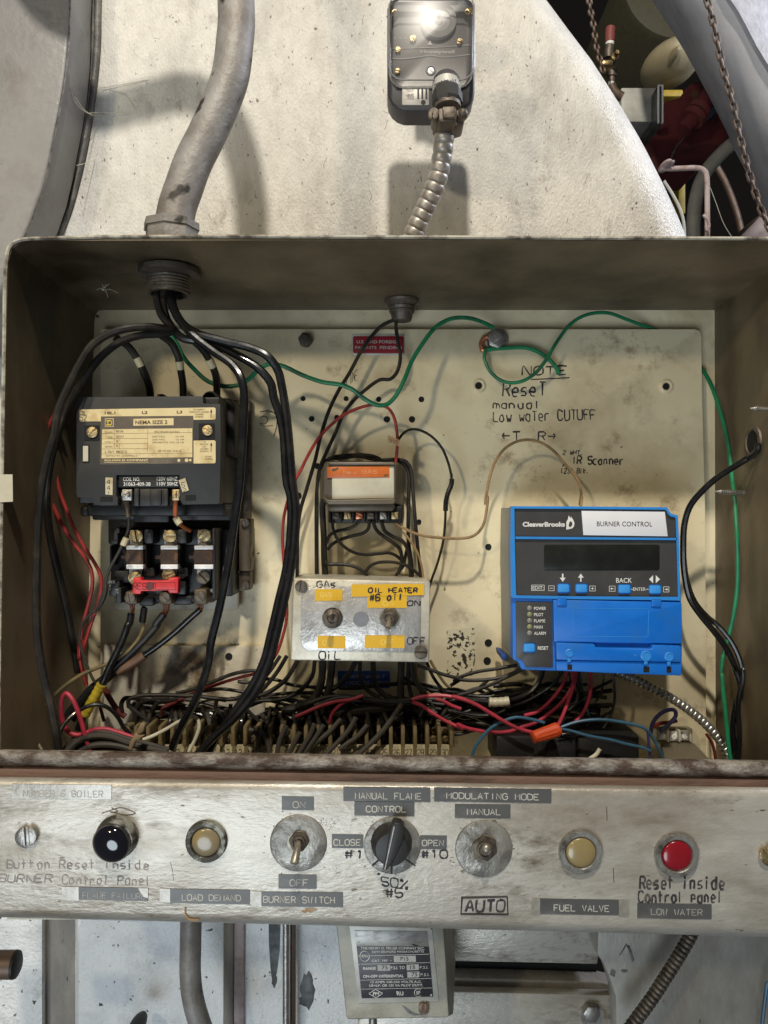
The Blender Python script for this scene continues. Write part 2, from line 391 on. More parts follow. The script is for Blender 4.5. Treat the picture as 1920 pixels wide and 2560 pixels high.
m_tapeold = M('painted_over_tape', (.44,.415,.37), .35, .4, grime=(.26,.235,.2), gs=25, bump=.2, bs=160)
m_emb = M('embossed_letter', (.52,.50,.44), .5)
m_embdark = M('embossed_dark', (.36,.34,.30), .5, .2)
m_yellow = M('yellow_tape', (.72,.42,.012), .4, 0, grime=(.6,.33,.02), gs=30, g0=.5, g1=.8, var=.04)
m_yemb = M('pale_yellow_letter', (.78,.56,.12), .45)
m_orange = M('orange_tape', (.55,.13,.02), .4, 0, grime=(.28,.09,.03), gs=30, g0=.55, g1=.75)
m_oemb = M('pale_orange_letter', (.66,.30,.13), .5)
m_paper = M('old_paper_label', (.56,.52,.40), .5, .1, grime=(.36,.30,.19), gs=30, g0=.5, g1=.78, speck=(.1,.08,.05), ss=250, s0=.73, s1=.77)
m_box = M('brushed_box_aluminium', (.62,.58,.48), .42, .35, grime=(.30,.26,.19), gs=22, g0=.5, g1=.8, scuff=(.25,.2,.13), us=70, u0=.54, u1=.72, speck=(.1,.08,.06), ss=220, s0=.72, s1=.77, bump=.15, bs=200)
m_foil = M('foil_sticker', (.50,.485,.46), .33, .55, grime=(.36,.335,.31), gs=35, g0=.45, g1=.75, bump=.35, bs=110)
m_blueplastic = M('blue_plastic', (.005,.15,.60), .40, 0, var=.08, grime=(.03,.15,.44), gs=28, g0=.48, g1=.8, speck=(.10,.22,.5), ss=240, s0=.74, s1=.79)
m_blueedge = M('pale_blue_plastic', (.03,.24,.66), .36, 0, var=.04)
m_bluebtn = M('blue_button', (.04,.29,.74), .4, 0, var=.03)
m_face = M('graphite_face', (.05,.049,.048), .40, 0, var=.08, grime=(.085,.08,.072), gs=22, g0=.5, g1=.85)
m_lcd = M('dark_lcd', (.010,.011,.009), .3, 0, var=.2)
m_cgrey = M('grey_control_base', (.30,.30,.28), .5, 0, grime=(.22,.21,.18), gs=20)
m_wlabel = M('white_label', (.74,.74,.76), .5, 0, var=.03)
m_redbar = M('red_plastic_bar', (.62,.03,.035), .38, 0, grime=(.42,.02,.03), gs=50, g0=.5, g1=.8)
m_redplate = M('red_nameplate', (.27,.012,.022), .4, .1, grime=(.19,.012,.02), gs=30)
m_silverprint = M('silver_print', (.55,.52,.46), .4, .4)
m_blueplate = M('blue_nameplate', (.014,.085,.38), .4, .1, grime=(.015,.04,.15), gs=40)
m_relay = M('brown_relay_cover', (.13,.105,.072), .42, .1, grime=(.085,.065,.042), gs=20, bump=.08)
m_strip = M('cream_terminal_strip', (.20,.15,.07), .5, 0, grime=(.07,.05,.025), gs=45, g0=.42, g1=.66)
m_stripnum = M('number_strip', (.42,.36,.22), .5, 0, grime=(.34,.26,.13), gs=50, g0=.5, g1=.75)
m_nut = M('orange_wire_nut', (.56,.065,.012), .5, 0, grime=(.40,.05,.015), gs=40)
m_amber = M('amber_lens', (.27,.205,.09), .3, 0, grime=(.36,.24,.08), gs=25, coat=.5, var=.1)
m_amberpale = M('clouded_amber_lens', (.235,.19,.11), .25, 0, grime=(.27,.19,.07), gs=45, coat=.4)
m_redlens = M('red_lens', (.23,.007,.014), .22, 0, coat=.4, var=.06)
m_blacklens = M('smoked_blue_lens', (.004,.004,.008), .06, 0, coat=1., var=.1)
m_bezel = M('grey_bezel', (.31,.30,.275), .38, .6, grime=(.10,.09,.075), gs=70, g0=.5, g1=.66, bump=.2, bs=350)
m_bezelworn = M('corroded_bezel', (.30,.30,.26), .5, .4, grime=(.05,.045,.035), gs=75, g0=.46, g1=.56, bump=.4, bs=350)
m_plate = M('worn_legend_plate', (.36,.345,.31), .36, .5, grime=(.11,.10,.085), gs=38, g0=.45, g1=.68, bump=.45, bs=140)
m_knob = M('worn_black_knob', (.018,.017,.016), .45, 0, grime=(.09,.08,.065), gs=40, g0=.55, g1=.75)
m_pcbody = M('grey_switch_case', (.36,.345,.29), .5, .2, grime=(.20,.18,.13), gs=25, g0=.48, g1=.75, speck=(.08,.07,.05), ss=180, s0=.72, s1=.77, bump=.2, bs=160)
m_pclabel = M('black_data_plate', (.045,.043,.052), .4, .1, grime=(.09,.085,.085), gs=50)
m_pcworn = M('worn_data_plate', (.34,.33,.31), .38, .5, grime=(.19,.18,.17), gs=60, speck=(.05,.045,.04), ss=170, s0=.64, s1=.70, stretch=(1,1,2.2))
m_cover = clear_mat('clear_plastic', (.90,.89,.88), 1.34)
m_coverbox = clear_mat('dusty_plexiglass', (.78,.80,.80), 1.5)
m_hw = M('dark_grey_switch_body', (.055,.053,.06), .45, 0, grime=(.09,.085,.09), gs=40)
m_hwin = M('switch_interior', (.075,.072,.076), .45, 0, grime=(.08,.075,.08), gs=30)
m_silverlab = M('silver_label', (.50,.49,.45), .4, .2, grime=(.4,.38,.34), gs=50)
m_dial = M('clear_dial', (.30,.295,.29), .3, .1, grime=(.19,.18,.18), gs=60, g0=.4, g1=.6)
m_bgdark = M('dark_room_wall', (.022,.02,.018), .8)
m_drum = M('olive_duct_paint', (.11,.10,.06), .6)
m_duct = M('grey_duct_paint', (.58,.58,.61), .45, .15, grime=(.33,.33,.34), gs=5, speck=(.55,.54,.52), ss=60, s0=.74, s1=.77, bump=.3, bs=60, vs=6)
m_ductlit = M('lit_duct_paint', (.46,.46,.51), .45, .1, grime=(.4,.4,.42), gs=14, bump=.5, bs=90)  # own tone for the duct's lit facet, the light put into its colour
m_chain = M('rusty_chain', (.12,.085,.065), .55, .5, grime=(.06,.04,.03), gs=60)
m_shade = M('dusty_enamel_shade', (.46,.39,.24), .5, 0, grime=(.28,.24,.15), gs=10, vs=8)
m_casting = M('oxblood_paint', (.17,.032,.036), .55, 0, grime=(.035,.012,.012), gs=14, speck=(.13,.09,.05), ss=30, s0=.66, s1=.74)
m_redcap = M('faded_red_paint', (.20,.045,.04), .6, 0, grime=(.12,.05,.04), gs=60)
m_ypaint = M('yellow_paint', (.42,.29,.03), .55, 0, grime=(.25,.17,.03), gs=20)
m_pinkpipe = M('chalky_pipe_paint', (.42,.34,.33), .6, 0, grime=(.22,.12,.10), gs=40, g0=.5, g1=.7)
m_hose = M('grey_hose', (.42,.42,.38), .5, .1, grime=(.28,.28,.25), gs=14)
m_bluetape = M('blue_band', (.05,.16,.24), .5)
m_brown = M('brown_pipe', (.16,.105,.075), .45, .3, grime=(.09,.06,.045), gs=30)
m_soot = M('soot_smudge', (.07,.075,.075), .7, 0, grime=(.22,.24,.25), gs=40, g0=.5, g1=.7)
m_rusts = M('rust_stain', (.30,.18,.08), .6, 0, grime=(.42,.36,.28), gs=50)
m_yelltape = M('yellow_cable_tape', (.50,.38,.03), .45, 0, grime=(.32,.23,.03), gs=40)
m_masking = M('pale_marker_tape', (.56,.50,.33), .5, 0, grime=(.38,.30,.17), gs=60)
m_sleeve = M('brown_sleeve', (.16,.09,.055), .45, 0, grime=(.10,.055,.035), gs=50)
m_peel = M('peeled_label_residue', (.70,.62,.42), .5, 0, speck=(.035,.028,.02), ss=290, s0=.53, s1=.57, var=.08)
m_ty = M('tan_cable_tie', (.26,.19,.11), .5)
m_lens_led = M('grey_indicator', (.24,.23,.20), .3, 0, var=.1)
m_lens_ledg = M('olive_indicator', (.25,.26,.12), .3, 0, var=.1)
m_psu = M('drab_supply_case', (.15,.125,.08), .55, 0, grime=(.10,.08,.05), gs=30)
m_fin = M('white_barrier', (.5,.47,.38), .5, 0, grime=(.3,.26,.18), gs=60)
m_lever = M('worn_lever', (.34,.31,.25), .36, .6, grime=(.13,.11,.08), gs=90)
m_hole = M('hole_dark', (.004,.004,.004), .8)

# ================================================================ room behind, far right
use('X')
bm = nb()
for a, b in (((-6,4.5,-3),(9,4.6,5)),):
    v = [Vector((x,y,z)) for x in (a[0],b[0]) for y in (a[1],b[1]) for z in (a[2],b[2])]
    loft2(bm, [v[0],v[4],v[5],v[1]], [v[2],v[6],v[7],v[3]])
tag(part('wall', bm, m_bgdark), 'dark boiler room wall far behind the equipment', None, None, 'structure')

# boiler front: bumpy painted sheet whose right edge rolls away
edge = [(-420,-140),(0,-32),(0,30),(110,180),(300,430),(500,740),(700,1080),(860,1400),(960,1620),(1045,1830),(1130,2050),(1230,2400)]
use('BG'); ez = [(P(x,y,.82).z, P(x,y,.82).x + .016) for x, y in edge[2:]]
ez = [(.80,.02),(.66,.105)] + ez
def edge_x(z):
    for (z0,x0),(z1,x1) in zip(ez, ez[1:]):
        if z <= z0 and z >= z1: return x0 + (x1-x0)*(z0-z)/(z0-z1)
    return ez[0][1] if z > ez[0][0] else ez[-1][1]
bm = nb(); rows = []; R = .075
for i in range(61):
    z = .80 - i*.0165; xe = edge_x(z); row = []
    cols = [(-.62 + (xe - R*.8 + .62)*k/24, .80) for k in range(25)]
    for k in range(1, 13):
        t = math.radians(100*k/12); cols.append((xe - R*.8 + R*math.sin(t)*.8, .80 + R*(1-math.cos(t))))
    cols.append((xe - .03, 1.2))
    rows.append([bm.verts.new(Vector((x, y, z))) for x, y in cols])
for a, b in zip(rows, rows[1:]):
    for k in range(len(a)-1): bm.faces.new((a[k], a[k+1], b[k+1], b[k]))
nf = len(bm.faces); use('X')
for i in range(110):
    x, y = random.uniform(230, 1640), random.uniform(5, 590)
    if P(x, y, .8).x > edge_x(P(x, y, .8).z) - .075: continue
    L, a = random.uniform(4, 30), random.gauss(1.4, .7); c = random.uniform(-.5, .5)
    sp = 'X ' + ' '.join('%.1f,%.1f,.80025' % (x + L*t*math.cos(a) + c*L*t*(1-t)*2, y + L*t*math.sin(a)) for t in (0,.35,.7,1))
    tube(bm, sp, random.uniform(.35, .9), .80025, 5, 3)
for sp, r in (('1690,190 1672,230 1640,265 1600,300',0),):
    pass
bm.faces.ensure_lookup_table()
for f in bm.faces[nf:]: f.material_index = 1
tag(part('boiler_front', bm, m_wall), 'large off white painted boiler front with a bumpy scratched surface and rolled edge', 'boiler')
bpy.data.objects['boiler_front'].data.materials.append(m_inkbr)

use('A')
bm = nb()
prism(bm, [(-500,-400),(320,-400),(302,-60),(302,60),(298,160),(284,310),(262,450),(240,560),(215,690),(190,800),(145,930),(100,1040),(40,1180),(-20,1320),(-120,1500),(-500,1700)], .735, .79, .004, 3)
t = thing('boiler_door', 'smooth grey curved boiler door along the left edge', 'door')
part('door_plate', bm, m_door, t)
bm = nb(); tube(bm, '302,-60,.734 302,60 298,160 284,310 262,450 240,560 215,690 190,800 145,930 100,1040', 5, .734, 6)
part('door_rim', bm, m_steel, t)
bm = nb(); tube(bm, '425,-80 422,60 420,180 408,330 388,480 362,640 330,780 290,920 240,1040 190,1140', 15, .797, 10)
tube(bm, '403,-80 402,60 400,180 390,330 372,480 345,640 310,780 268,920 222,1040 170,1140', 5, .793, 6)
tag(part('gasket_seam', bm, m_gasket), 'dark curved rope gasket seam beside the grey boiler door', 'gasket')
bm = nb(); lathe(bm, 342, 228, .80, [(36,0),(36,.006),(30,.010)] + dome(29,.012,.03), 20)
tag(part('door_stud', bm, m_bolt), 'rusty round stud on the cream strip by the boiler door', 'stud')
# raised cracked paint ridge beside the seam
bm = nb(); tube(bm, '462,150 480,200 462,260 452,330 432,395 436,470 425,520 430,570 408,640 400,700 385,760 390,830 372,900 370,1000', 5, .8010, 5)
part('paint_ridge', bm, m_wall, bpy.data.objects['boiler_front'])

use('BG')
bm = nb(); lathe(bm, 960, -100, 2.4, [(440,-.6),(440,0),(425,.02),(300,.03),(0,.03)], 48)
tag(part('round_duct', bm, m_drum), 'huge dim olive round duct end high behind the chains', 'duct')
bm = nb(); ellipsoid(bm, 910, 497, 1.9, 212, 128, .10, .10)
t = thing('lamp_shade', 'dusty cream enamel lamp shade hanging beyond the grey duct', 'lamp')
part('shade', bm, m_shade, t)
bm = nb(); lathe(bm, 930, 440, 1.83, [(40,-.02),(36,.02),(20,.035),(0,.04)], 16); part('socket_cap', bm, m_shade, t)

sil = [(640,-260),(770,0),(900,200),(1010,380),(1110,560),(1200,730),(1350,1030),(1400,1150),(1470,1280),(1530,1410),(1600,1550),(1690,1740),(1900,2160)]
rid = [(1150,-300),(1330,0),(1400,105),(1460,215),(1540,370),(1600,470),(1680,600),(1750,720),(1850,880),(1950,1040),(2050,1200),(2180,1400),(2500,1800)]
bm = nb(); rows = []
for (a, b), (c, d) in zip(sil, rid):
    p0 = P(a,b,1.22); p1 = P((a*2+c)/3,(b*2+d)/3,1.08); p2 = P((a+2*c)/3,(b+2*d)/3,1.02); p3 = P(c,d,1.0)
    back = P(a+45,b-20,1.55)
    rows.append([bm.verts.new(q) for q in (back, p0, p1, p2, p3, P(c+60,d-40,1.35))])
for a, b in zip(rows, rows[1:]):
    for k in range(5): bm.faces.new((a[k], a[k+1], b[k+1], b[k]))
t = thing('steel_duct', 'broad grey sloping duct crossing the upper right corner', 'duct')
part('duct_side', bm, m_duct, t, angle=60)
bm = nb(); rows = []
for (c, d) in rid:
    p3 = P(c,d,1.0); q = P(c+30,d-20,.985)
    rows.append([bm.verts.new(v) for v in (p3 + Vector((0,.004,0)), p3 + Vector((0,-.004,0)), q, q + Vector((.12,.03,.07)), q + Vector((.5,.3,.25)))])
for a, b in zip(rows, rows[1:]):
    for k in range(4): bm.faces.new((a[k], a[k+1], b[k+1], b[k]))
part('duct_top', bm, m_ductlit, t)

def chain(spec, Y, link, wire, label):
    pts = crom(parse(spec, Y), 30); use('BG'); Lk = link*ms(Y); R = wire*ms(Y); bm = nb()
    d = 0; prev = pts[0]; acc = Lk*.5; flip = 0
    for p in pts[1:]:
        seg = (p-prev).length
        while d + seg >= acc:
            c = prev.lerp(p, (acc-d)/seg); t = (p-prev).normalized()
            side = Vector((0,1,0)).cross(t).normalized()
            tw = .35 if flip else 1.25; nrm = (side*math.sin(tw) + Vector((0,1,0))*math.cos(tw)).normalized(); s2 = t.cross(nrm).normalized()
            hl = Lk*.66 - R; hw = Lk*.36; ring = []
            for k in range(16):
                a = 2*math.pi*k/16; ring.append(c + t*(math.copysign(hl-hw*.8, math.cos(a)) + hw*.8*math.cos(a)) + s2*hw*math.sin(a))
            sweep(bm, ring, R, 6, closed=True, nrm=nrm); flip ^= 1; acc += Lk*.86
        d += seg; prev = p
    return tag(part('chain', bm, m_chain), label, 'chain')
chain('BG 280,-60 292,60 312,150 328,260 345,370 372,470 395,560', 1.05, 52, 11, 'short rusty chain hanging beside the red capped valve')
chain('BG 1170,-80 1195,20 1232,150 1270,330 1320,560 1370,730 1410,890 1450,1080 1500,1280 1560,1480 1625,1660 1720,1850', .90, 80, 9, 'long rusty chain hanging in front of the grey sloping duct')

use('BG')
t = thing('valve_stem', 'slim pipe valve with a faded red cap beside the short chain', 'valve')
bm = nb(); tube(bm, '452,215 448,240 445,300 445,325', 38, 1.1, 14, 3); part('valve_cap', bm, m_redcap, t)
bm = nb(); tube(bm, '445,318 442,350', 33, 1.1, 14, 1); tube(bm, '456,632 455,655', 24, 1.1, 14, 1); part('white_band', bm, m_wtext, t)
bm = nb(); tube(bm, '441,350 436,400 432,448', 35, 1.1, 14, 2); tube(bm, '462,470 462,520 460,590', 36, 1.1, 14, 2); tube(bm, '459,590 457,632', 26, 1.1, 14, 1); part('valve_pipe', bm, m_bolt, t)
bm = nb(); lathe(bm, 470, 462, 1.09, [(30,-.02),(30,.01),(16,.012),(14,.02),(0,.02)], 12); rect(bm, 385,455,470,498,1.07,1.1,.002); part('brass_fitting', bm, m_brass, t)
bm = nb(); tube(bm, '456,655 470,690 495,720 540,745', 36, 1.1, 12, 4); part('elbow', bm, m_chain, t)
t = thing('sight_box', 'clear plastic box standing on the oxblood casting', 'box')
bm = nb(); rect(bm, 532,672,812,935,1.30,1.36,.002); part('box_panel', bm, m_hose, t)
bm = nb(); rect(bm, 810,650,860,948,1.27,1.36,.004); part('clear_edge', bm, m_coverbox, t)
bm = nb(); rect(bm, 815,656,824,944,1.268,1.272); rect(bm, 846,656,855,944,1.268,1.272); rect(bm,815,650,855,658,1.268,1.272); part('edge_strip', bm, m_wlabel, t)
bm = nb()
prism(bm, [(495,735),(560,790),(660,860),(760,935),(850,945),(868,780),(990,745),(1030,680),(1075,635),(1140,620),(1172,690),(1240,800),(1290,900),(1360,1040),(1300,1110),(975,1112),(930,1200),(895,1262),(840,1290),(790,1220),(720,1100),(650,960)], 1.5, 1.72, .02, 3)
t = thing('pump_casting', 'dark oxblood red painted casting behind the boiler edge', 'machine')
part('casting_body', bm, m_casting, t)
bm = nb(); tube(bm, '505,765 590,820 680,880 770,945 850,960', 34, 1.47, 10); part('casting_rim', bm, m_redcap, t)
bm = nb(); prism(bm, [(1195,850),(1245,815),(1270,850),(1225,890)], 1.48, 1.52, .002); part('blue_band', bm, m_bluetape, t)
bm = nb(); tube(bm, '1105,875 1060,950 1025,1000 1010,1060 960,1120 925,1190 905,1250', 7, 1.46, 6); tag(part('loose_wire', bm, m_steel), 'thin crooked bare wire hanging over the oxblood casting', 'wire')
t = thing('yellow_post', 'yellow painted post with a cross bar behind the casting', 'post')
bm = nb(); rect(bm, 972,1060,1028,1640,1.9,1.95,.004); part('post', bm, m_ypaint, t)
bm = nb(); rect(bm, 855,685,1010,740,1.9,1.95,.004); part('cross_bar', bm, m_ypaint, t)
t = thing('pipe_bracket', 'chalky pink bent pipe rising behind the cabinet', 'pipe')
bm = nb(); tube(bm, '840,1292 900,1296 1000,1293 1100,1290 1150,1298 1180,1325 1190,1370 1192,1500 1193,1660 1194,1900', 20, 1.0, 12); part('bent_pipe', bm, m_pinkpipe, t)
bm = nb(); ellipsoid(bm, 870,1275,1.0,38,28,.018); ellipsoid(bm, 915,1262,1.0,16,20,.01); part('flange_lump', bm, m_pinkpipe, t)
bm = nb(); tube(bm, '1160,1650 1195,1690 1205,1740 1185,1775', 12, .985, 8); part('clip', bm, m_pinkpipe, t)
bm = nb(); tube(bm, '1480,1040 1380,1110 1280,1200 1190,1310 1130,1430 1100,1560 1088,1700 1085,1950', 52, 1.45, 18)
tag(part('hose', bm, m_hose), 'thick curved grey hose beyond the pink pipe', 'hose')
bm = nb(); tube(bm, '860,1390 930,1500 985,1610 1010,1700 1018,1800 1018,1900', 12, .95, 8)
tag(part('cable', bm, m_hose), 'pale grey cable curving down by the boiler edge', 'cable')
bm = nb(); tube(bm, '1215,1440 1260,1560 1320,1720 1400,1850', 3, 1.2, 5); tag(part('string', bm, m_hose), 'thin pale string hanging right of the pink pipe', 'string')
bm = nb(); prism(bm, [(1380,1880),(1640,1610),(1720,1680),(1720,1900)], 1.7, 1.8, .004); tag(part('steel_beam', bm, m_chain), 'rust brown beam low in the dark gap at right', 'beam')

use('BG'); t = thing('red_pipe', 'oxblood flanged pipe running behind the sloping duct', 'pipe')
bm = nb(); tube(bm, '1010,1000 1090,900 1160,800 1230,700', 60, 1.44, 18); part('pipe', bm, m_casting, t)
bm = nb(); tube(bm, '1075,920 1105,880', 92, 1.44, 20, 1); tube(bm, '1112,870 1140,832', 92, 1.44, 20, 1); part('flange', bm, m_redcap, t)
bm = nb(); tube(bm, '690,1010,1.40 720,1090 760,1180 800,1270 830,1330', 34, 1.40, 14); tag(part('drain_pipe', bm, m_redcap), 'dull red drain pipe along the boiler edge under the casting', 'pipe')
bm = nb(); tube(bm, '1240,1240 1330,1400 1420,1640 1480,1900', 26, 2.1, 12); tag(part('hanging_pipe', bm, m_brown), 'brown pipe slanting down in the dark behind the hose', 'pipe')
# ================================================================ cabinet
cab = thing('control_cabinet', 'open steel boiler control cabinet with a grimy cream interior', 'cabinet')
ZT = .194
front = [(-.2752,-.292),(-.2735,-.10),(-.2700,.120),(-.2686,.178),(-.2660,.1885),(-.2600,.1925),(-.2520,.194),(.3065,.194),(.3065,-.292)]
backp = [(-.2752,-.292),(-.2735,-.10),(-.2700,.120),(-.2684,.175),(-.2672,.1835),(-.2640,.1865),(-.2600,.187),(.3062,.187),(.3075,-.292)]
bm = nb()
def shell(bm, A, B, Y0, Y1, th, n=6):
    cA = Vector((.02, 0, -.05))
    def off(p):
        x, z = p; return (x + (-th if x < 0 else th)*(1 if abs(x) > .2 else 0) , z + (th if z > .15 else 0))
    rin = []; rout = []
    for k in range(n+1):
        t = k/n; Y = Y0 + (Y1-Y0)*t
        rin.append([bm.verts.new((a[0]*(1-t)+b[0]*t, Y, a[1]*(1-t)+b[1]*t)) for a, b in zip(A, B)])
        rout.append([bm.verts.new((off(a)[0]*(1-t)+off(b)[0]*t, Y, off(a)[1]*(1-t)+off(b)[1]*t)) for a, b in zip(A, B)])
    m = len(A)
    for k in range(n):
        for i in range(m-1):
            bm.faces.new((rin[k][i], rin[k][i+1], rin[k+1][i+1], rin[k+1][i]))
            bm.faces.new((rout[k][i+1], rout[k][i], rout[k+1][i], rout[k+1][i+1]))
    for i in range(m-1):
        bm.faces.new((rin[0][i+1], rin[0][i], rout[0][i], rout[0][i+1]))
        bm.faces.new((rin[n][i], rin[n][i+1], rout[n][i+1], rout[n][i]))
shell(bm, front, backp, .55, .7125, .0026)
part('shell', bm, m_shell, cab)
bm = nb()
for a, b in (((-.279,.7125,-.292),(.311,.7155,.1905)), ((-.2725,.556,-.2945),(.3045,.712,-.2915))):
    v = [Vector((x,y,z)) for x in (a[0],b[0]) for y in (a[1],b[1]) for z in (a[2],b[2])]
    loft2(bm, [v[0],v[4],v[5],v[1]], [v[2],v[6],v[7],v[3]])
part('back_wall', bm, m_cream, cab)
bm = nb(); sweep(bm, crom([Vector((x - (.0012 if x < 0 else -.0012), .5492, z + (.0012 if z > .18 else 0))) for x, z in front[:-1]] , 5), .0014, 6)
part('rim', bm, m_rim, cab)
use('X')
YP = .700
pan = [(250,822),(1738,822),(1750,826),(1754,838),(1757,1000),(1764,1260),(1766,1600),(1766,1905),(250,1905)]
bm = nb(); prism(bm, pan, YP, .706, .0012, 2)
panel = part('mounting_panel', bm, m_cream, cab)
use('E')
holes = [('E',297,820,15),('E',595,820,15),('E',820,825,16),('E',1115,825,17),('E',357,960,17),('E',532,950,16),('E',877,963,19),('E',1050,963,19),
         ('G',113,408,19),('G',113,1070,22),('RL',1588,1022,30),('RL',182,250,36),('X',1218,1652,8),('X',572,1640,9),('X',745,1240,8)]
for k, x, y, r in holes:
    use(k); bm = nb(); s = ms(YP)
    lathe(bm, x, y, YP-.0002, [(r*1.18,0),(r*1.1,.0006),(r*.98,.0006),(r*.92,.0002),(0,.0002)], 16)
    part('mounting_hole', bm, m_hole, panel)
use('H')
for x, y in ((37,503),(1087,507)):
    bm = nb(); lathe(bm, x, y, YP, [(40,0),(39,.0012),(30,.002),(22,.0016),(20,.0004)], 24); st = part('hole_collar', bm, m_cream, panel)
    bm = nb(); lathe(bm, x, y, YP-.0001, [(19,0),(19,.0007),(0,.0007)], 16); part('mounting_hole', bm, m_hole, panel)
use('E')
bm = nb(); prism(bm, hexpts(312,408,52,12), .692, YP, .0012); lathe(bm, 306,404,.692,[(34,0),(33,.001),(22,.0012),(21,.004),(0,.0045)],18)
part('hex_nut', bm, m_bolt, cab)
use('H')
bm = nb(); lathe(bm, 142,244,YP,[(62,0),(62,.0018),(0,.0018)],24); prism(bm, hexpts(140,240,56,20), .690, .698, .0015); lathe(bm,143,233,.690,[(40,0),(38,.001),(24,.0012),(23,.005),(0,.0055)],18)
part('hex_nut', bm, m_steel, cab)
bm = nb(); tube(bm, '60,300,.696 52,270 70,235 95,225', 15, .696, 8); rect(bm, 48,288,92,312,.693,.699,.002)
part('ground_lug', bm, m_copper, cab)
use('X')
bm = nb(); prism(bm, [(1116,1572),(1186,1570),(1188,1650),(1180,1688),(1116,1690),(1118,1640)], YP-.0004, YP-.0001)
part('label_residue', bm, m_peel, panel)
# lower left bracket plate, rust along its top edge
bm = nb(); prism(bm, [(258,1612),(662,1616),(662,1838),(258,1838)], .6945, .6995, .0012)
br = part('bracket_plate', bm, m_bracket, cab)
bm = nb()
for x, y, r in ((572,1641,9),): lathe(bm, x, y, .6944, [(r,0),(r,.0006),(0,.0006)], 16)
part('bracket_hole', bm, m_hole, br)
use('C'); 
# handwriting on the panel
use('H'); Yh = YP-.0001
def hand(parent, mat, *lines, k=None):
    for ln in lines:
        if k: use(k)
        kw = dict(zip(('jit','dy'), ln[7:])); kw['jit'] = kw.get('jit', .1)*1.5 + .03; kw['slant'] = random.uniform(-.06, .14); bm = nb(); strokes(bm, *ln[:7], **kw); part('handwriting', bm, mat, parent)
hand(panel, m_marker, ('NOTE',280,394,545,442,Yh,9,.12), ('ReseT',175,490,425,560,Yh,10,.14,-4), ('manual',118,590,400,632,Yh,9,.14,-4), ('Low waTer CUTUFF',122,650,700,705,Yh,8,.13,-14),
     ('<T',172,762,285,808,Yh,9,.06), ('R>',372,762,478,808,Yh,9,.06), ('2 WHT.',508,866,630,890,Yh,6,.1), ('IR Scanner',560,900,860,942,Yh,9,.12,2), ('A',508,932,545,958,Yh,7,.1), ('(23) Blk.',498,966,660,994,Yh,6,.1))
bm = nb(); tube(bm,'H 330,468,.6999 430,464 545,458',3,Yh,5); part('underline', bm, m_ink, panel)
use('E'); bm = nb(); strokes(bm,'LINE',600,665,680,735,Yh,5,.2,dy=-50)
tube(bm,'E 0,912,.6999 60,905 108,930 115,1010 95,1085',3,Yh,5); tube(bm,'E 0,950 30,940 55,965 30,995 0,990',3,Yh,5); tube(bm,'E 0,1000 40,1010 90,1005',2.5,Yh,5)
part('scribble', bm, m_inkbr, panel)
# lower lip and its rusty groove
def xsweep(prof, x0=-70, x1=1990, n=40):
    bm = nb(); use('X'); rows = []
    for k in range(n+1):
        t = k/n; x = x0 + (x1-x0)*t; u = x/1920
        rows.append([bm.verts.new(P(x, a + (b-a)*u, Y)) for a, b, Y in prof])
    for a, b in zip(rows, rows[1:]):
        for k in range(len(prof)-1): bm.faces.new((a[k], a[k+1], b[k+1], b[k]))
    for r in (rows[0], rows[-1]): bm.faces.new(r)
    return bm
part('lower_lip', xsweep([(1930,1960,.5555),(1885,1912,.560),(1875,1902,.5585),(1873,1900,.5545),(1875,1903,.5495),(1881,1910,.5465),(1893,1921,.5452),(1905,1934,.546),(1913,1941,.5495),(1917,1945,.5525)]), m_lip, cab, angle=70)
part('lip_groove', xsweep([(1990,2020,.5555),(1913,1941,.5555),(1914,1943,.553),(1922,1950,.5495),(1931,1960,.5485),(1940,1972,.548),(1990,2020,.548)]), m_groove, cab, angle=70)
# paper tag at the left rim
use('X'); bm = nb(); prism(bm, [(-6,1186),(31,1186),(32,1254),(-6,1256)], .5476, .5483); part('paper_tag', bm, m_paper, cab, label='small white paper tag on the left rim')

# screws driven through the right side wall, their points showing inside
for k, (sp, lab) in enumerate((('RW 820,128,.60 740,124 690,124 655,124', 'upper self tapping screw poking through the right cabinet wall'),
                               ('RW 590,775,.655 520,768 450,765 382,763', 'lower self tapping screw poking through the right cabinet wall'))):
    bm = nb(); pts = crom(parse(sp, None), 30); use('RW'); n = len(pts); R = 14*ms(.62)
    q = parse(sp, None); tgt = q[0]; use('RW')
    base = Vector((.3066, q[-1].y - (0 if k else 0), q[-1].z)); 
    ln = .052 if k == 0 else .0215
    tip = q[-1]; base = Vector((.3066, tip.y, tip.z - .0015))
    L = 90; pp = [base.lerp(tip, i/L) for i in range(L+1)]
    sweep(bm, pp, lambda i: .0019*(1 if i < 70 else max(.08, (90-i)/20))*(1.18 if i % 6 < 2 else .86), 10)
    tag(part('tapping_screw', bm, m_steel), lab, 'screw', 'screws through the right cabinet wall')
# keyhole grommet on right wall where the black cord comes in
use('RW'); c = P(690,385,.60); x = .3064; y0 = x*F/(1660+690*.3254-960); c = Vector((x, y0, (1280-980-385*.3254)*y0/F))
bm = nb(); revolve(bm, c, (-1,0,0), [(.0140,0),(.0135,.0016),(.0105,.0022),(.0095,.001)], 24)
t = thing('cord_grommet', 'black oval grommet in the right cabinet wall', 'grommet')
part('grommet_ring', bm, m_bolt, t)
bm = nb(); revolve(bm, c, (-1,0,0), [(.0098,.0004),(.0098,.0012),(0,.0012)], 24); part('opening', bm, m_hole, t)
GROM = c

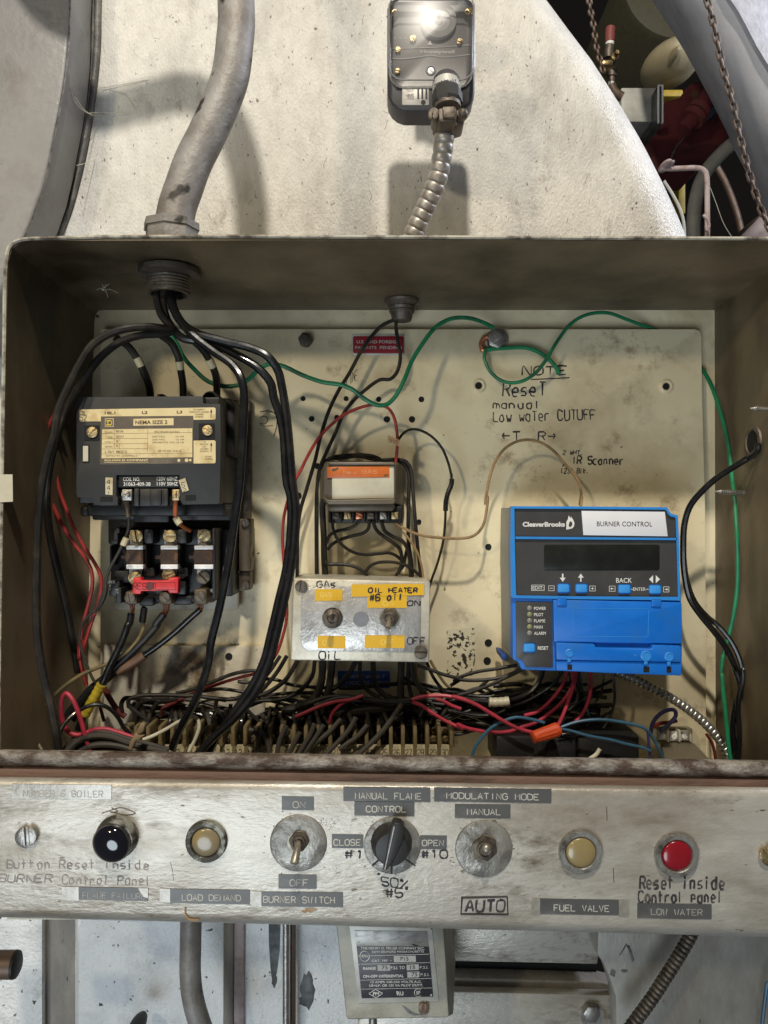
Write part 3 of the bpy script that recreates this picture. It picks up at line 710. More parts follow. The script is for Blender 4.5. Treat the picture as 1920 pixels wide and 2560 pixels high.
# ================================================================ conduits above
use('A')
t = thing('power_conduit', 'thick dirty grey bent conduit dropping into the cabinet top', 'conduit')
bm = nb(); pts = parse('X -60,-760,.62 0,-580 73,-490 169,-458 280,-486 408,-512 500,-468 565,-330 592,-110 A 1020,0,.62 1022,90 1016,170 995,330 945,470 890,590 835,700 795,810 765,900 752,985,.605 748,1070,.605', .62)
use('A'); sweep(bm, crom(pts, 8), 80*ms(.615), 24); part('pipe', bm, m_conduit, t)
c = P(742,1010,.605); bm = nb()
revolve(bm, Vector((c.x,.605,.1968)), (0,0,1), [(.0195,0),(.0205,.001),(.0205,.024),(.0218,.0245),(.0218,.030),(.0195,.0312),(.0160,.0318)], 8)
part('connector_nut', bm, m_conduit, t, angle=25)
use('C')
c = Vector((P(1003,150,.605).x, .605, .1905)); bm = nb()
revolve(bm, c, (0,0,-1), [(.0238,0),(.0242,.0008),(.0242,.0045),(.0225,.0052),(.0175,.0054)] + [(.0173 if i % 2 else .0162, .0060+.0012*i) for i in range(11)] + [(.0165,.0195),(.0140,.0198),(.0138,.012)], 20)
tag(part('conduit_bushing', bm, m_bolt), 'dark threaded conduit bushing under the cabinet top carrying the thick cables', 'bushing')
use('E')
c = Vector((P(980,150,.683).x, .683, .1885)); bm = nb()
revolve(bm, c, (0,0,-1), [(.0150,0),(.0155,.001),(.0150,.003),(.0130,.0045),(.0118,.006),(.0122,.007),(.0112,.0095),(.0115,.0105),(.0098,.013),(.0088,.0175),(.0080,.019),(0,.019)], 22)
tag(part('strain_gland', bm, m_bolt), 'small grimy conical gland at the middle of the cabinet ceiling', 'gland')

use('B')
bm = nb(); helix(bm, 'B 350,500,.648 345,530 337,610 318,715 295,780 268,840 238,905 212,965 185,1040,.682 175,1075,.684', 41, .66, 15, .13, 16)
tag(part('flexible_conduit', bm, m_flex), 'worn ribbed steel flexible conduit hanging below the pressure switch', 'conduit')

use('C'); bm = nb(); c = '612,292,.6045'
ellipsoid(bm, 612, 294, .645, 9, 8, .002)
for a in ((572,296),(590,230),(602,170),(662,255),(700,315),(640,340),(655,222)): tube(bm, 'C 612,292,.645 %d,%d,.642 %d,%d,.645' % ((612+a[0])/2+4, (292+a[1])/2-8, *a), 1.6, .645, 5)
tag(part('dead_spider', bm, m_fin), 'tiny pale dead spider under the cabinet ceiling left of the bushing', 'spider')

# ================================================================ pressure switch
use('SW')
ps = thing('pressure_switch', 'wall pressure switch with a clear cover above the cabinet', 'switch')
def body_poly(x0,x1,y0,y1,r0,r1):
    return [(x0+r0,y0),(x1-r0,y0),(x1-r0*.3,y0+r0*.3),(x1,y0+r0),(x1,y1-r1)] + [(x1-r1+r1*math.cos(math.radians(a)), y1-r1+r1*math.sin(math.radians(a))) for a in (20,40,60,80,90)] + \
           [(x0+r1-r1*math.sin(math.radians(a)), y1-r1+r1*math.cos(math.radians(a))) for a in (0,10,30,50,70)] + [(x0,y1-r1),(x0,y0+r0),(x0+r0*.3,y0+r0*.3)]
bm = nb(); prism(bm, body_poly(168,1468,-50,1640,150,300), .672, .700, .003, 3); part('switch_body', bm, m_hw, ps)
bm = nb(); prism(bm, [(400,1600),(640,1620),(640,1750),(400,1735)], .690, .694, .0005); rect(bm, 600,-40,1050,-20,.7,.80); part('mount_tab', bm, m_hw, ps)
bm = nb(); lathe(bm, 820, 700, .80, [(300,0),(300,.02),(180,.022),(180,.11),(0,.11)], 24); part('stand_off', bm, m_hw, ps)
bm = nb(); prism(bm, body_poly(225,1415,-20,1150,110,150), .664, .6722, .001); base = part('inner_plate', bm, m_hwin, ps)
bm = nb(); lathe(bm, 920, 330, .664, [(268,0),(265,.004),(180,.005),(170,.0035),(60,.004),(58,.006),(30,.0065),(28,.004),(0,.004)], 36); part('dial', bm, m_dial, ps)
bm = nb()
for x, y, r, a in ((548,572,48,60),(1240,620,44,20),(325,738,40,80),(322,1050,38,10),(280,190,44,40),(1365,175,44,40)): screw(bm, x, y, r, .6638, a, .002)
part('terminal_screw', bm, m_brass, ps)
bm = nb(); text(bm,'Honeywell',660,738,1165,806,.6636,.03); prism(bm, [(765,665),(800,592),(832,668)], .6634, .6639); text(bm,'2 3 1',260,548,440,578,.6637)
tube(bm,'SW 232,720,.6636 500,715 780,708 1100,690 1400,665',6,.6636,6); tube(bm,'SW 232,868,.6636 420,872 620,850 820,826 1000,850 1200,835 1400,806',8,.6636,6)
part('lettering', bm, m_gtext, ps)
bm = nb(); prism(bm, body_poly(192,1455,-60,1185,140,210), .648, .6635, .004, 4); cov = part('clear_cover', bm, m_cover, ps)
bm = nb(); lathe(bm, 812, 1050, .6478, [(78,0),(74,.0014),(56,.002),(52,.0006),(0,.0006)], 22); part('cover_boss', bm, m_dial, cov)
bm = nb(); screw(bm, 812, 1050, 46, .6475, 35, .002); part('cover_screw', bm, m_tinned, cov)
bm = nb()
pl = body_poly(192,1455,-60,1185,140,210); pts = [P(x,y,.6482) for x, y in pl]; sweep(bm, pts, .0007, 5, closed=True)
part('cover_edge', bm, m_dial, cov)
bm = nb(); rrect(bm, 386,1238,786,1556,22,.6712,.6722,.0002); lab = part('rating_label', bm, m_silverlab, ps)
bm = nb(); text(bm,'Honeywell',440,1262,740,1292,.6709,.02); 
for i, y in enumerate((1330,1355,1395,1410,1425,1445,1465)): text(bm,('PRESSURE','SWITCH','10A 250V','24-240 VAC','IP54','MADE IN','USA')[i],450+ (i%3)*8,y-9,565-(i%2)*14,y+7,.6709)
for x in (612,672,732):
    for k in range(12): rect(bm, x, 1315+k*13, x+28, 1315+k*13+5, .6709, .6711)
lathe(bm, 700,1518,.6711,[(36,0),(36,.0002),(24,.0002)],18); part('print', bm, m_ink, lab)

use('SW')
cn = thing('conduit_connector', 'grey hub with a torque sticker and steel clamp under the pressure switch', 'connector')
bm = nb(); pts = [P(1040,1190,.665),P(1042,1230,.655),P(1045,1390,.651),P(1048,1400,.651)]; use('SW'); R = 205*ms(.65)
sweep(bm, pts, lambda i: R*(.78 if i == 0 else 1), 28); part('hub', bm, m_hw, cn)
bm = nb(); pts = [P(1042,1258,.6545),P(1046,1392,.6515)]; sweep(bm, pts, R*1.025, 28); sk = part('torque_sticker', bm, m_silverlab, cn)
bm = nb()
vs, fs = _glyphs('torque 15 in', .01); a0 = min(v.x for v in vs); a1 = max(v.x for v in vs); nv = []
cx = P(1044,1325,.653)
for v in vs:
    u = (v.x-a0)/(a1-a0); th = math.radians(-58 + 118*u); hgt = v.y*.0085
    nv.append(bm.verts.new(Vector((cx.x + R*1.085*math.sin(th), .653 - R*1.085*math.cos(th), cx.z - .0035 + hgt))))
for f in fs: bm.faces.new([nv[i] for i in f])
part('print', bm, m_ink, sk)
bm = nb(); pts = [P(1046,1385,.652),P(1052,1400,.650),P(1058,1530,.648),P(1060,1545,.648)]; sweep(bm, pts, lambda i: R*(1.0 if i in (0,3) else 1.1), 8); part('hex_hub', bm, m_pgrey, cn, angle=25)
bm = nb(); pts = [P(1058,1545,.648),P(1062,1620,.647)]; sweep(bm, pts, R*.95, 24); part('steel_ring', bm, m_bolt, cn)
bm = nb(); prism(bm, [(930,1600),(1190,1590),(1200,1760),(1175,1800),(960,1800),(930,1770)], .628, .66, .002)
prism(bm, [(985,1575),(1175,1570),(1180,1740),(1000,1745)], .624, .630, .001)
prism(bm, [(830,1640),(940,1620),(940,1760),(900,1800),(835,1740)], .634, .655, .002); prism(bm, [(1190,1620),(1300,1640),(1330,1740),(1230,1790),(1190,1760)], .634, .655, .002)
prism(bm, [(850,1760),(1320,1745),(1300,1840),(1180,1870),(960,1860),(870,1830)], .637, .66, .003)
part('clamp_body', bm, m_bolt, cn)
bm = nb(); screw(bm, 852,1690,78,.633,100,.005,.18); part('clamp_screw', bm, m_bolt, cn)
bm = nb(); lathe(bm, 1278,1715,.633,[(80,0),(78,.004)] + dome(70,.004,.008,4), 20); part('clamp_bolt', bm, m_bolt, cn)
# ================================================================ motor contactor
use('CT')
ct = thing('motor_contactor', 'black motor contactor with yellowed data labels on its face', 'contactor')
use('D'); bm = nb(); prism(bm, rpoly(470,110,1458,1110,20), .694, .698, .001); bp = part('base_plate', bm, m_bolt, ct)
bm = nb(); prism(bm, rpoly(510,1000,1372,1562,30), .6895, .6935, .001); part('lower_plate', bm, m_bracket, ct)
use('OL'); bm = nb(); prism(bm, [(1420,700),(1600,700),(1600,890),(1480,900),(1480,720),(1420,720)], .680,.694,.001); prism(bm, [(1480,150),(1605,150),(1608,400),(1590,540),(1610,560),(1605,700),(1480,700)], .676,.694,.002); part('side_bracket', bm, m_lug, ct)
for q in ((1550,845,42,.679,70),(1548,195,40,.675,70)):
    bm = nb(); screw(bm,*q); part('bracket_screw', bm, m_bolt, ct)
use('CT')
bm = nb(); prism(bm, rpoly(62,48,1460,1100,20), .606, .694, .002); prism(bm, [(1300,45),(1560,60),(1610,110),(1610,640),(1480,640),(1480,130)], .635, .69, .002)
rect(bm, 150,1100,1510,1225,.622,.692,.002); rect(bm, 75,1130,160,1225,.640,.69,.002); rect(bm, 840,20,900,60,.66,.69); rect(bm, 1090,15,1160,60,.66,.69)
rect(bm, 600,1120,960,1290,.63,.69,.002); rect(bm, 1000,1130,1560,1270,.632,.69,.002)
part('housing', bm, m_pdark, ct)
cover = [(45,80),(52,60),(75,50),(700,46),(1290,40),(1294,114),(1463,120),(1470,500),(1458,1095),(1450,1106),(1095,1112),(1064,1055),(1060,820),(437,820),(437,1030),(452,1040),(452,1120),(275,1122),(272,1118),(212,1116),(208,1046),(62,1040),(45,1022),(42,940)]
bm = nb(); prism(bm, cover, .595, .606, .0016, 2); cv = part('front_cover', bm, m_pgrey, ct)
for q in ((278,1035,398,1082),(1120,1018,1222,1070)):
    bm = nb(); rect(bm,*q,.5946,.5952); part('vent_slot', bm, m_hole, cv)
bm = nb(); lathe(bm, 1425,110,.634,[(78,0),(78,.022),(60,.026),(58,.004),(0,.004)],24); part('screw_well', bm, m_pdark, ct)
for x, y in ((1430,120),):
    bm = nb(); screw(bm, x, y, 42, .630, 60, .003); part('well_screw', bm, m_steel, ct)
bm = nb(); rect(bm, 437,820,1060,942,.598,.604,.0006); cl = part('coil_label', bm, m_pdark, ct)
bm = nb(); text(bm,'COIL NO.',505,842,672,880,.5976,.01); text(bm,'31063-409-38',508,890,775,928,.5976,.015); text(bm,'120V 60HZ',838,838,1042,876,.5976,.0); text(bm,'110V 50HZ',838,888,1045,924,.5976,.015); part('print', bm, m_wtext, cl)
bm = nb(); rect(bm, 450,942,1060,1125,.6035,.607); part('coil_recess', bm, m_hole, ct)
bm = nb(); rect(bm, 610,952,948,1128,.5985,.606,.001); rect(bm, 612,952,660,1126,.5965,.5985,.0005); rect(bm, 765,960,880,1120,.5970,.5985,.0005); rect(bm, 900,960,948,1122,.5965,.5985,.0005); part('coil_tower', bm, m_pblack, ct)
for x0, x1, sx, sy, a, m in ((490,592,528,1010,-15,m_steel),(985,1062,1030,1012,95,m_brass)):
    bm = nb(); rect(bm, x0,960,x1,1072,.5975,.602,.0008); tl = part('coil_terminal', bm, m, ct)
    bm = nb(); screw(bm, sx, sy, 36, .5973, a, .003); part('terminal_screw', bm, m, tl)
for x0,y0,x1,y1,sx,sy,r,a in ((118,330,268,478,200,398,54,-38),(1252,310,1408,468,1338,380,52,22)):
    bm = nb(); rect(bm, x0,y0,x1,y1,.5944,.5949); pk = part('screw_pocket', bm, m_hole, ct)
    bm = nb(); screw(bm, sx, sy, r, .5944, a, .0014); part('cover_screw', bm, m_brass, pk)
Yl = .5947
bm = nb(); prism(bm, [(75,185),(90,172),(1405,152),(1418,164),(1418,262),(1408,272),(1200,275),(1198,235),(285,241),(285,290),(88,290),(76,280)], Yl, .5952); l1 = part('top_label', bm, m_label, cv)
bm = nb(); prism(bm, [(1200,480),(1405,476),(1418,488),(1418,692),(1408,704),(1200,706)], Yl, .5952); l2 = part('side_label', bm, m_label, cv)
bm = nb(); prism(bm, [(286,242),(1197,236),(1195,704),(276,716)], Yl+.0001, .5952); l3 = part('data_plate', bm, m_labbrown, cv)
bm = nb(); prism(bm, [(298,368),(1188,358),(1188,644),(292,655)], Yl-.0001, Yl+.00005); prism(bm, [(605,265),(1003,258),(1003,328),(605,333)], Yl-.0001, Yl+.00005)
rect(bm, 325,260,411,345,Yl-.0001,Yl+.00005); part('label_field', bm, m_label, l3)
bm = nb(); Yt = Yl-.00022
rect(bm, 332,267,404,338,Yt+.00006,Yt+.0001); part('logo_ground', bm, m_labbrown, l3)
bm = nb(); prism(bm, [(340,278),(382,278),(394,290),(394,318),(382,330),(340,330),(340,320),(350,318),(350,290),(340,288)], Yt, Yt+.00004); part('logo', bm, M('logo_yellow',(.62,.48,.03),.5), l3)
bm = nb(); rect(bm, 358,289,386,318,Yt-.00008,Yt-.00004)
Yt = Yl-.0002
text(bm,'NEMA SIZE 2',625,282,942,320,Yt,.03,dy=-4)
for a, b, x0, y0, x1, y1 in (('CLASS','8536',325,385,412,405),('TYPE','SDO1',325,436,412,458),('FORM','S',325,484,412,502),('SERIES','A',325,528,412,548)):
    text(bm, a, 325,y0+4,400,y1,Yt); text(bm, b, 436,y0-8,436+18*len(b),y1-6,Yt,.01)
text(bm,'L 02/1 88/212',325,578,540,602,Yt,.01); text(bm,'CONTACT KIT : CLASS 9998 SL-3',332,622,640,638,Yt); text(bm,'POLYPHASE RATING',815,385,1060,405,Yt)
text(bm,'200 VAC          10 HP',790,432,1105,448,Yt); text(bm,'230 VAC          15 HP',792,462,1108,478,Yt); text(bm,'380/460/575 VAC 25 HP',792,490,1108,506,Yt); text(bm,'600 VAC MAX. 50-60 HZ',850,572,1080,590,Yt)
def line(bm, x0,y0,x1,y1,wd,Y): 
    d = Vector((x1-x0, y1-y0)).normalized()*wd/2; prism(bm, [(x0+d.y,y0-d.x),(x1+d.y,y1-d.x),(x1-d.y,y1+d.x),(x0-d.y,y0+d.x)], Y, Y+.00005)
for x0,y0,x1,y1 in ((298,410,748,406),(748,406,1188,400),(298,462,746,458),(298,512,746,508),(298,562,746,558),(293,612,1188,602),(416,370,416,562),(748,362,746,600),(466,514,466,558)): line(bm,x0,y0,x1,y1,2.6,Yt)
part('print', bm, m_inkbr, l3)
bm = nb(); text(bm,'SQUARE D COMPANY',318,665,755,688,Yt,.04,dy=-3); line(bm,318,697,758,692,4,Yt); rect(bm,1042,662,1068,688,Yt,Yt+.00005); lathe(bm,1132,674,Yl,[(18,0),(18,.0002),(12,.0002)],16); lathe(bm,1168,672,Yl,[(13,0),(13,.0002),(0,.0002)],12); part('print', bm, m_label, l3)
bm = nb(); text(bm,'18L1',322,192,428,220,Yt,.03); text(bm,'L2',690,188,745,216,Yt,.03); text(bm,'L3',1035,184,1088,212,Yt,.03)
for i, s in enumerate(('TO INSPECT','CONTACTS LOOSEN','CORNER','SCREWS')): text(bm, s, (1195,1158,1215,1215)[i], 165+i*24, (1312,1352,1300,1296)[i], 181+i*24, Yt)
line(bm,1374,190,1372,250,7,Yt); prism(bm, [(1362,200),(1375,168),(1386,200)], Yt, Yt+.00005)
strokes(bm,'3',90,190,132,222,Yt,7,.15); strokes(bm,'S2',80,225,150,278,Yt,7,.2); part('print', bm, m_inkbr, l1)
bm = nb()
for i, s in enumerate(('TO','REMOVE','COIL','LOOSEN','SCREWS')): text(bm, s, (1290,1265,1285,1265,1265)[i], 486+i*23, (1320,1345,1325,1345,1348)[i], 500+i*23, Yt)
line(bm,1374,520,1372,590,7,Yt); prism(bm, [(1362,528),(1375,494),(1386,528)], Yt, Yt+.00005); text(bm,'USE ONLY',1315,630,1385,645,Yt); text(bm,'COPPER',1312,655,1390,668,Yt); part('print', bm, m_inkbr, l2)
bm = nb(); rrect(bm, 98,520,166,692,6,.5940,.595,.0004); fr = part('window_frame', bm, m_hole, cv)
bm = nb(); rect(bm, 108,532,159,684,.5937,.5941); part('window_label', bm, m_paper, fr)
bm = nb(); prism(bm, [(330,844),(403,846),(400,1018),(330,1012)], .5944, .5949); tp = part('marker_tape', bm, m_masking, cv)
bm = nb(); strokes(bm,'4',346,868,388,908,.5943,6,.05); strokes(bm,'4',346,930,388,966,.5943,6,.05); strokes(bm,'1',350,985,385,1010,.5943,6,.05); part('print', bm, m_ink, tp)
bm = nb(); prism(bm, [(1052,872),(1118,848),(1154,970),(1092,992)], .5940, .5944); tp = part('marker_tape', bm, m_masking, cv)
bm = nb(); strokes(bm,'5',1082,895,1126,940,.5939,6,.05,); strokes(bm,'2',1098,955,1136,985,.5939,5,.05); part('print', bm, m_ink, tp)
use('D'); bm = nb()
rect(bm, 355,800,1250,940,.640,.69,.002); rrect(bm, 360,805,460,905,30,.63,.65,.002); part('latch_body', bm, m_pdark, ct)
bm = nb(); screw(bm, 405,862,34,.629,140,.003); part('latch_screw', bm, m_tinned, ct)

# overload relay under the contactor
use('OL')
ov = thing('overload_relay', 'black three pole overload relay with a red reset bar under the contactor', 'relay')
bm = nb()
rect(bm, 145,420,1245,960,.652,.69,.002); rect(bm, 205,255,1245,430,.652,.69,.002); rect(bm, 1200,245,1245,985,.632,.68,.0015); rect(bm, 1240,260,1420,960,.655,.69,.002)
for x in (495,842): 
    rect(bm, x,258,x+98,412,.634,.66,.0015); rect(bm, x+12,412,x+30,660,.637,.66,.001); rect(bm, x-10,655,x+115,760,.640,.66,.002)
prism(bm, [(205,250),(245,250),(245,300),(225,300),(225,410),(150,415),(150,375),(205,375)], .634, .66, .001)
rect(bm, 140,430,160,640,.637,.66,.001); rect(bm, 185,690,340,820,.642,.66,.001); rect(bm, 130,790,245,960,.634,.66,.0015); rrect(bm, 200,870,262,1030,12,.630,.66,.001)
for x in (262,640,1000): rect(bm, x-30,950,x+220,1025,.645,.69,.002)
rect(bm, 200,955,1235,1010,.648,.69,.003); rect(bm, 440,960,600,1060,.644,.67,.002); rect(bm, 790,950,1000,1050,.644,.67,.002)
rect(bm, 840,800,930,940,.64,.66,.001)
part('relay_body', bm, m_pblack, ov)
bm = nb()
lathe(bm, 540,325,.634,[(34,0),(34,.0008),(26,.0009),(25,.0002)],18); lathe(bm, 892,322,.634,[(34,0),(34,.0008),(26,.0009),(25,.0002)],18); lathe(bm, 890,735,.640,[(40,0),(39,.0008),(30,.0009),(29,.0002)],18)
part('moulded_ring', bm, m_pgrey, ov)
for q in (('M A',135,795,200,828,.6336),('I',140,838,150,862,.6336),('P',138,872,155,895,.6336),('T2',200,885,232,925,.6296),('K',1190,880,1215,915,.6316)):
    bm = nb(); text(bm,*q); part('print', bm, m_gtext, ov)
for k, (x0,x1,sx,ty,by,a1,a2) in enumerate(((350,488,420,335,765,80,-45),(705,848,770,335,735,-3,-20),(1052,1200,1126,325,762,-48,48))):
    hx0, hx1 = (312,488) if k == 0 else ((668,848) if k == 1 else (1017,1215))
    bm = nb(); rect(bm, x0,270,x1,440,.641,.652,.0006); rect(bm, x0-8,650,x1-10,760,.641,.652,.0006); part('bus_strap', bm, m_steel, ov)
    bm = nb(); rect(bm, hx0,430,hx1,473,.630,.645,.0006); rect(bm, hx0,628,hx1,675,.630,.645,.0006); ht = part('heater_clip', bm, m_tinned, ov)
    bm = nb(); prism(bm, [(hx0+2,472),(hx1,472),(hx1,629),(hx0,629),(hx0-2,580),(hx0-12,572),(hx0-12,530),(hx0-2,522)], .6325, .645, .001); rect(bm, hx0-55,532,hx0,572,.640,.648,.0006); part('heater_element', bm, m_rustheat, ov)
    bm = nb(); screw(bm, sx, ty, 69, .640, a1, .004); part('pole_screw', bm, m_brass, ov)
    bm = nb(); screw(bm, sx-12, by, 69, .640, a2, .004); part('pole_screw', bm, m_brass if k < 2 else m_bolt, ov)
    lx0, lx1 = ((298,425),(652,785),(1012,1150))[k]
    bm = nb(); rect(bm, lx0,880 if k==2 else 905,lx1,1045,.630,.66,.002); lg = part('wire_lug', bm, m_lug, ov)
    bm = nb(); screw(bm, (352,712,1075)[k], (972,965,958)[k], 54, .6298, (80,40,45)[k], .002, .2); part('lug_screw', bm, m_bolt, lg)
bm = nb(); prism(bm, [(392,762),(462,765),(470,795),(738,795),(762,765),(842,762),(852,775),(850,925),(762,925),(742,898),(468,905),(460,935),(376,932),(380,800)], .6255, .634, .0012); rb = part('reset_bar', bm, m_redbar, ov)
bm = nb(); strokes(bm,'RESET',388,820,628,885,.6254,10,.03); line(bm,616,815,616,888,5,.6253); line(bm,616,815,815,812,4,.6253); line(bm,815,812,830,888,4,.6253); line(bm,616,888,830,890,4,.6253); part('lettering', bm, M('dark_red_letters',(.10,.006,.008),.5), rb)
bm = nb(); rrect(bm, 522,808,592,892,20,.62535,.6256); part('smudge', bm, M('dark_smudge',(.12,.03,.03),.6), rb)

# ================================================================ nameplates on the panel
use('E')
bm = nb(); rrect(bm, 634,372,1000,518,14,.6992,.7,.0003); t = thing('red_nameplate', 'small dark red nameplate about patents at the top of the panel', 'nameplate')
part('plate_border', bm, m_silverprint, t)
bm = nb(); rrect(bm, 643,388,994,506,12,.6988,.6994,.0001); part('plate_field', bm, m_redplate, t)
bm = nb(); text(bm,'U.S. AND FOREIGN',668,416,968,438,.6986,.02); text(bm,'PATENTS  PENDING',658,456,980,478,.6986,.02); part('lettering', bm, m_silverprint, t)
use('RB')
t = thing('blue_nameplate', 'small blue nameplate below the grey switch box', 'nameplate')
bm = nb(); rrect(bm, 308,128,818,308,20,.6992,.7,.0003); part('plate_border', bm, m_silverprint, t)
bm = nb(); rrect(bm, 318,140,808,300,16,.6988,.6994,.0001); part('plate_field', bm, m_blueplate, t)
bm = nb(); text(bm,'INSERT #968-7',362,178,765,213,.6986,.01); text(bm,'IN SOCKET ABOVE',362,236,795,270,.6986,.01); part('lettering', bm, m_silverprint, t)

# ================================================================ brown plug-in relay
use('RL')
rl = thing('plug_in_relay', 'brown plug in relay with an orange tape label and bare screw terminals', 'relay')
bm = nb(); loft2(bm, [P(x,y,.648) for x, y in ((345,205),(1250,212),(1262,230),(1262,700),(1240,760),(340,752),(300,700),(268,672),(280,330),(330,215))], [P(x,y,.69) for x, y in ((300,180),(1340,180),(1385,240),(1390,760),(1370,800),(310,800),(250,760),(215,700),(215,330),(270,200))], .0022, 3)
part('relay_cover', bm, m_relay, rl)
bm = nb(); prism(bm, [(345,188),(1245,196),(1262,240),(330,232)], .645, .67, .0015); part('top_ridge', bm, m_relay, rl)
bm = nb(); prism(bm, [(265,672),(330,718),(700,712),(1240,694),(1262,720),(1255,760),(1235,775),(340,782),(300,745)], .641, .655, .0022, 3); prism(bm, [(310,760),(1262,760),(1250,872),(330,885)], .650, .68, .003); part('front_ledge', bm, m_relay, rl)
bm = nb(); rect(bm, 335,800,1365,1040,.662,.692,.0015)
for x in (360,515,678,840,1010,1175,1330): rect(bm, x-9,870,x+9,1030,.656,.664,.0006)
part('terminal_block', bm, m_pdark, rl)
for x, m in ((445,m_bolt),(605,m_brass),(768,m_copper),(925,m_bolt),(1100,m_steel),(1262,m_brass)):
    bm = nb(); rect(bm, x-52,885,x+46,985,.6595,.663,.0005); screw(bm, x, 935, 44, .6592, random.uniform(0,90), .0025); part('terminal_screw', bm, m, rl)
bm = nb(); prism(bm, [(385,262),(1240,255),(1246,690),(388,708)], .6474, .6482, .0002); part('paper_label', bm, m_paper, rl)
bm = nb(); prism(bm, [(322,262),(1180,246),(1182,404),(318,414)], .6468, .6474, .0001); tp = part('orange_tape', bm, m_orange, rl)
bm = nb(); strokes(bm,'New',550,312,740,358,.6467,8,.08); strokes(bm,'GAS',805,305,1030,352,.6467,9,.03); part('lettering', bm, m_oemb, tp)
bm = nb()
for x, y, rx, ry in ((420,295,44,22),(460,280,30,12),(1128,375,42,16),(400,310,26,10)): prism(bm, [(x+rx*math.cos(a/9*6.283)*random.uniform(.5,1.1), y+ry*math.sin(a/9*6.283)*random.uniform(.5,1.1)) for a in range(9)], .6464+random.uniform(0,.0002), .6469)
part('smudge', bm, m_inkbr, tp)

# ================================================================ aluminium switch box
use('F')
sb = thing('switch_box', 'grey aluminium box with two toggle switches and yellow tape labels', 'switch box')
bm = nb(); loft2(bm, [P(x,y,.600) for x, y in ((192,1242),(1428,1277),(1417,2006),(166,1986))], [P(x,y,.69) for x, y in ((268,1200),(1385,1232),(1375,1900),(245,1880))], .0016, 2); part('box_body', bm, m_box, sb)
bm = nb(); prism(bm, [(330,1318),(1290,1318),(1330,1335),(1345,1400),(1340,1880),(1320,1912),(700,1905),(330,1900),(272,1865),(256,1800),(262,1420),(280,1360)], .5993, .6001, .0002); part('foil_face', bm, m_foil, sb)
bm = nb(); screw(bm,263,1318,54,.5998,100,.003); part('box_screw', bm, m_bolt, sb)
bm = nb(); screw(bm,1340,1914,60,.5998,5,.003); part('box_screw', bm, m_bolt, sb)
for pl, emb in (([(390,1344),(636,1346),(633,1449),(387,1452)],('GAS',440,1375,545,1415)), ([(718,1302),(1368,1298),(1371,1398),(718,1414)],None),
                ([(858,1400),(1215,1402),(1214,1514),(861,1514)],('ON',1000,1455,1110,1490)), ([(411,1765),(661,1769),(660,1880),(412,1878)],('OIL',460,1805,580,1848)),
                ([(836,1762),(1196,1762),(1195,1876),(835,1875)],('OFF',985,1800,1110,1842))):
    big = emb is None
    bm = nb(); prism(bm, pl, .5986 if big else .5989, .5994); tp = part('yellow_tape', bm, m_yellow, sb)
    if emb:
        bm = nb(); strokes(bm, *emb, .5989, 8, .0); part('lettering', bm, m_yemb, tp)
bm = nb(); bm.free(); hand(sb, m_ink, ('GAs',405,1270,600,1328,.5993,10,.12), ('OIL HEATER',872,1335,1320,1374,.5985,15,.1), ('#6 oil',880,1392,1200,1448,.5985,16,.1,-10), ('ON',1220,1450,1350,1494,.5993,13,.08), ('OFF',1222,1782,1395,1838,.5993,14,.08), ('OiL',424,1906,640,1978,.5998,13,.08))
bm = nb(); lathe(bm, 802,1616,.5993,[(70,0),(69,.0004),(0,.0004)],28); part('hole_plug', bm, M('grey_plug',(.22,.22,.23),.45,.4), sb)
for lab, x, y, lever in (('left toggle switch of the grey box, lever pointing up','', '', None),):
    pass
def toggle(label, x, y, Y, rn, lev, rb, hexrot, m1, m2, plate=None, grp=None, ln=.004):
    """washer, hex nut, threaded bush and bat lever; lev lists (dx, dy, height) of the lever's axis"""
    t = thing('toggle_switch', label, 'switch', grp)
    if plate:
        bm = nb(); lathe(bm, plate[0], plate[1], Y, [(plate[2],0),(plate[2]*.98,.0010),(plate[2]*.94,.0014),(plate[2]*.4,.0013),(0,.0013)], 40); part('legend_plate', bm, m_plate, t); Y -= .0012
    bm = nb(); lathe(bm, x, y, Y, [(rn*1.08,0),(rn*1.06,.0008),(0,.0008)], 26); part('washer', bm, m2, t)
    bm = nb(); prism(bm, hexpts(x, y, rn, hexrot), Y-.0032, Y-.0007, .0006); part('nut', bm, m1, t)
    bm = nb(); lathe(bm, x, y, Y-.003, [(rn*.66,0),(rn*.64,.0022),(rn*.52,.0026),(rn*.46,.0012),(0,.0010)], 22); part('bush', bm, m1, t)
    bm = nb(); pts = [P(x+a, y+b, Y-h) for a, b, h in lev]; R = rb*ms(Y); q = crom(pts, 6); n = len(q)
    sweep(bm, q, lambda i: R*(.62 + .38*(i/(n-1)) if i < n-3 else (.95,.8,.45)[i-(n-3)]), 14); part('lever', bm, m2, t)
    return t
toggle('toggle switch on the grey box between the GAS and OIL labels', 545, 1605, .5993, 88, [(0,0,.003),(-6,-8,.008),(-18,-32,.014),(-26,-50,.0185),(-28,-54,.0192)], 30, 10, m_bolt, m_bolt, None, 'toggle switches on the grey switch box')
toggle('toggle switch on the grey box under OIL HEATER with its lever down', 1060, 1605, .5993, 88, [(0,0,.003),(-4,30,.008),(-8,62,.012),(-12,86,.0155),(-13,92,.016)], 28, 0, m_bolt, m_lever, None, 'toggle switches on the grey switch box')

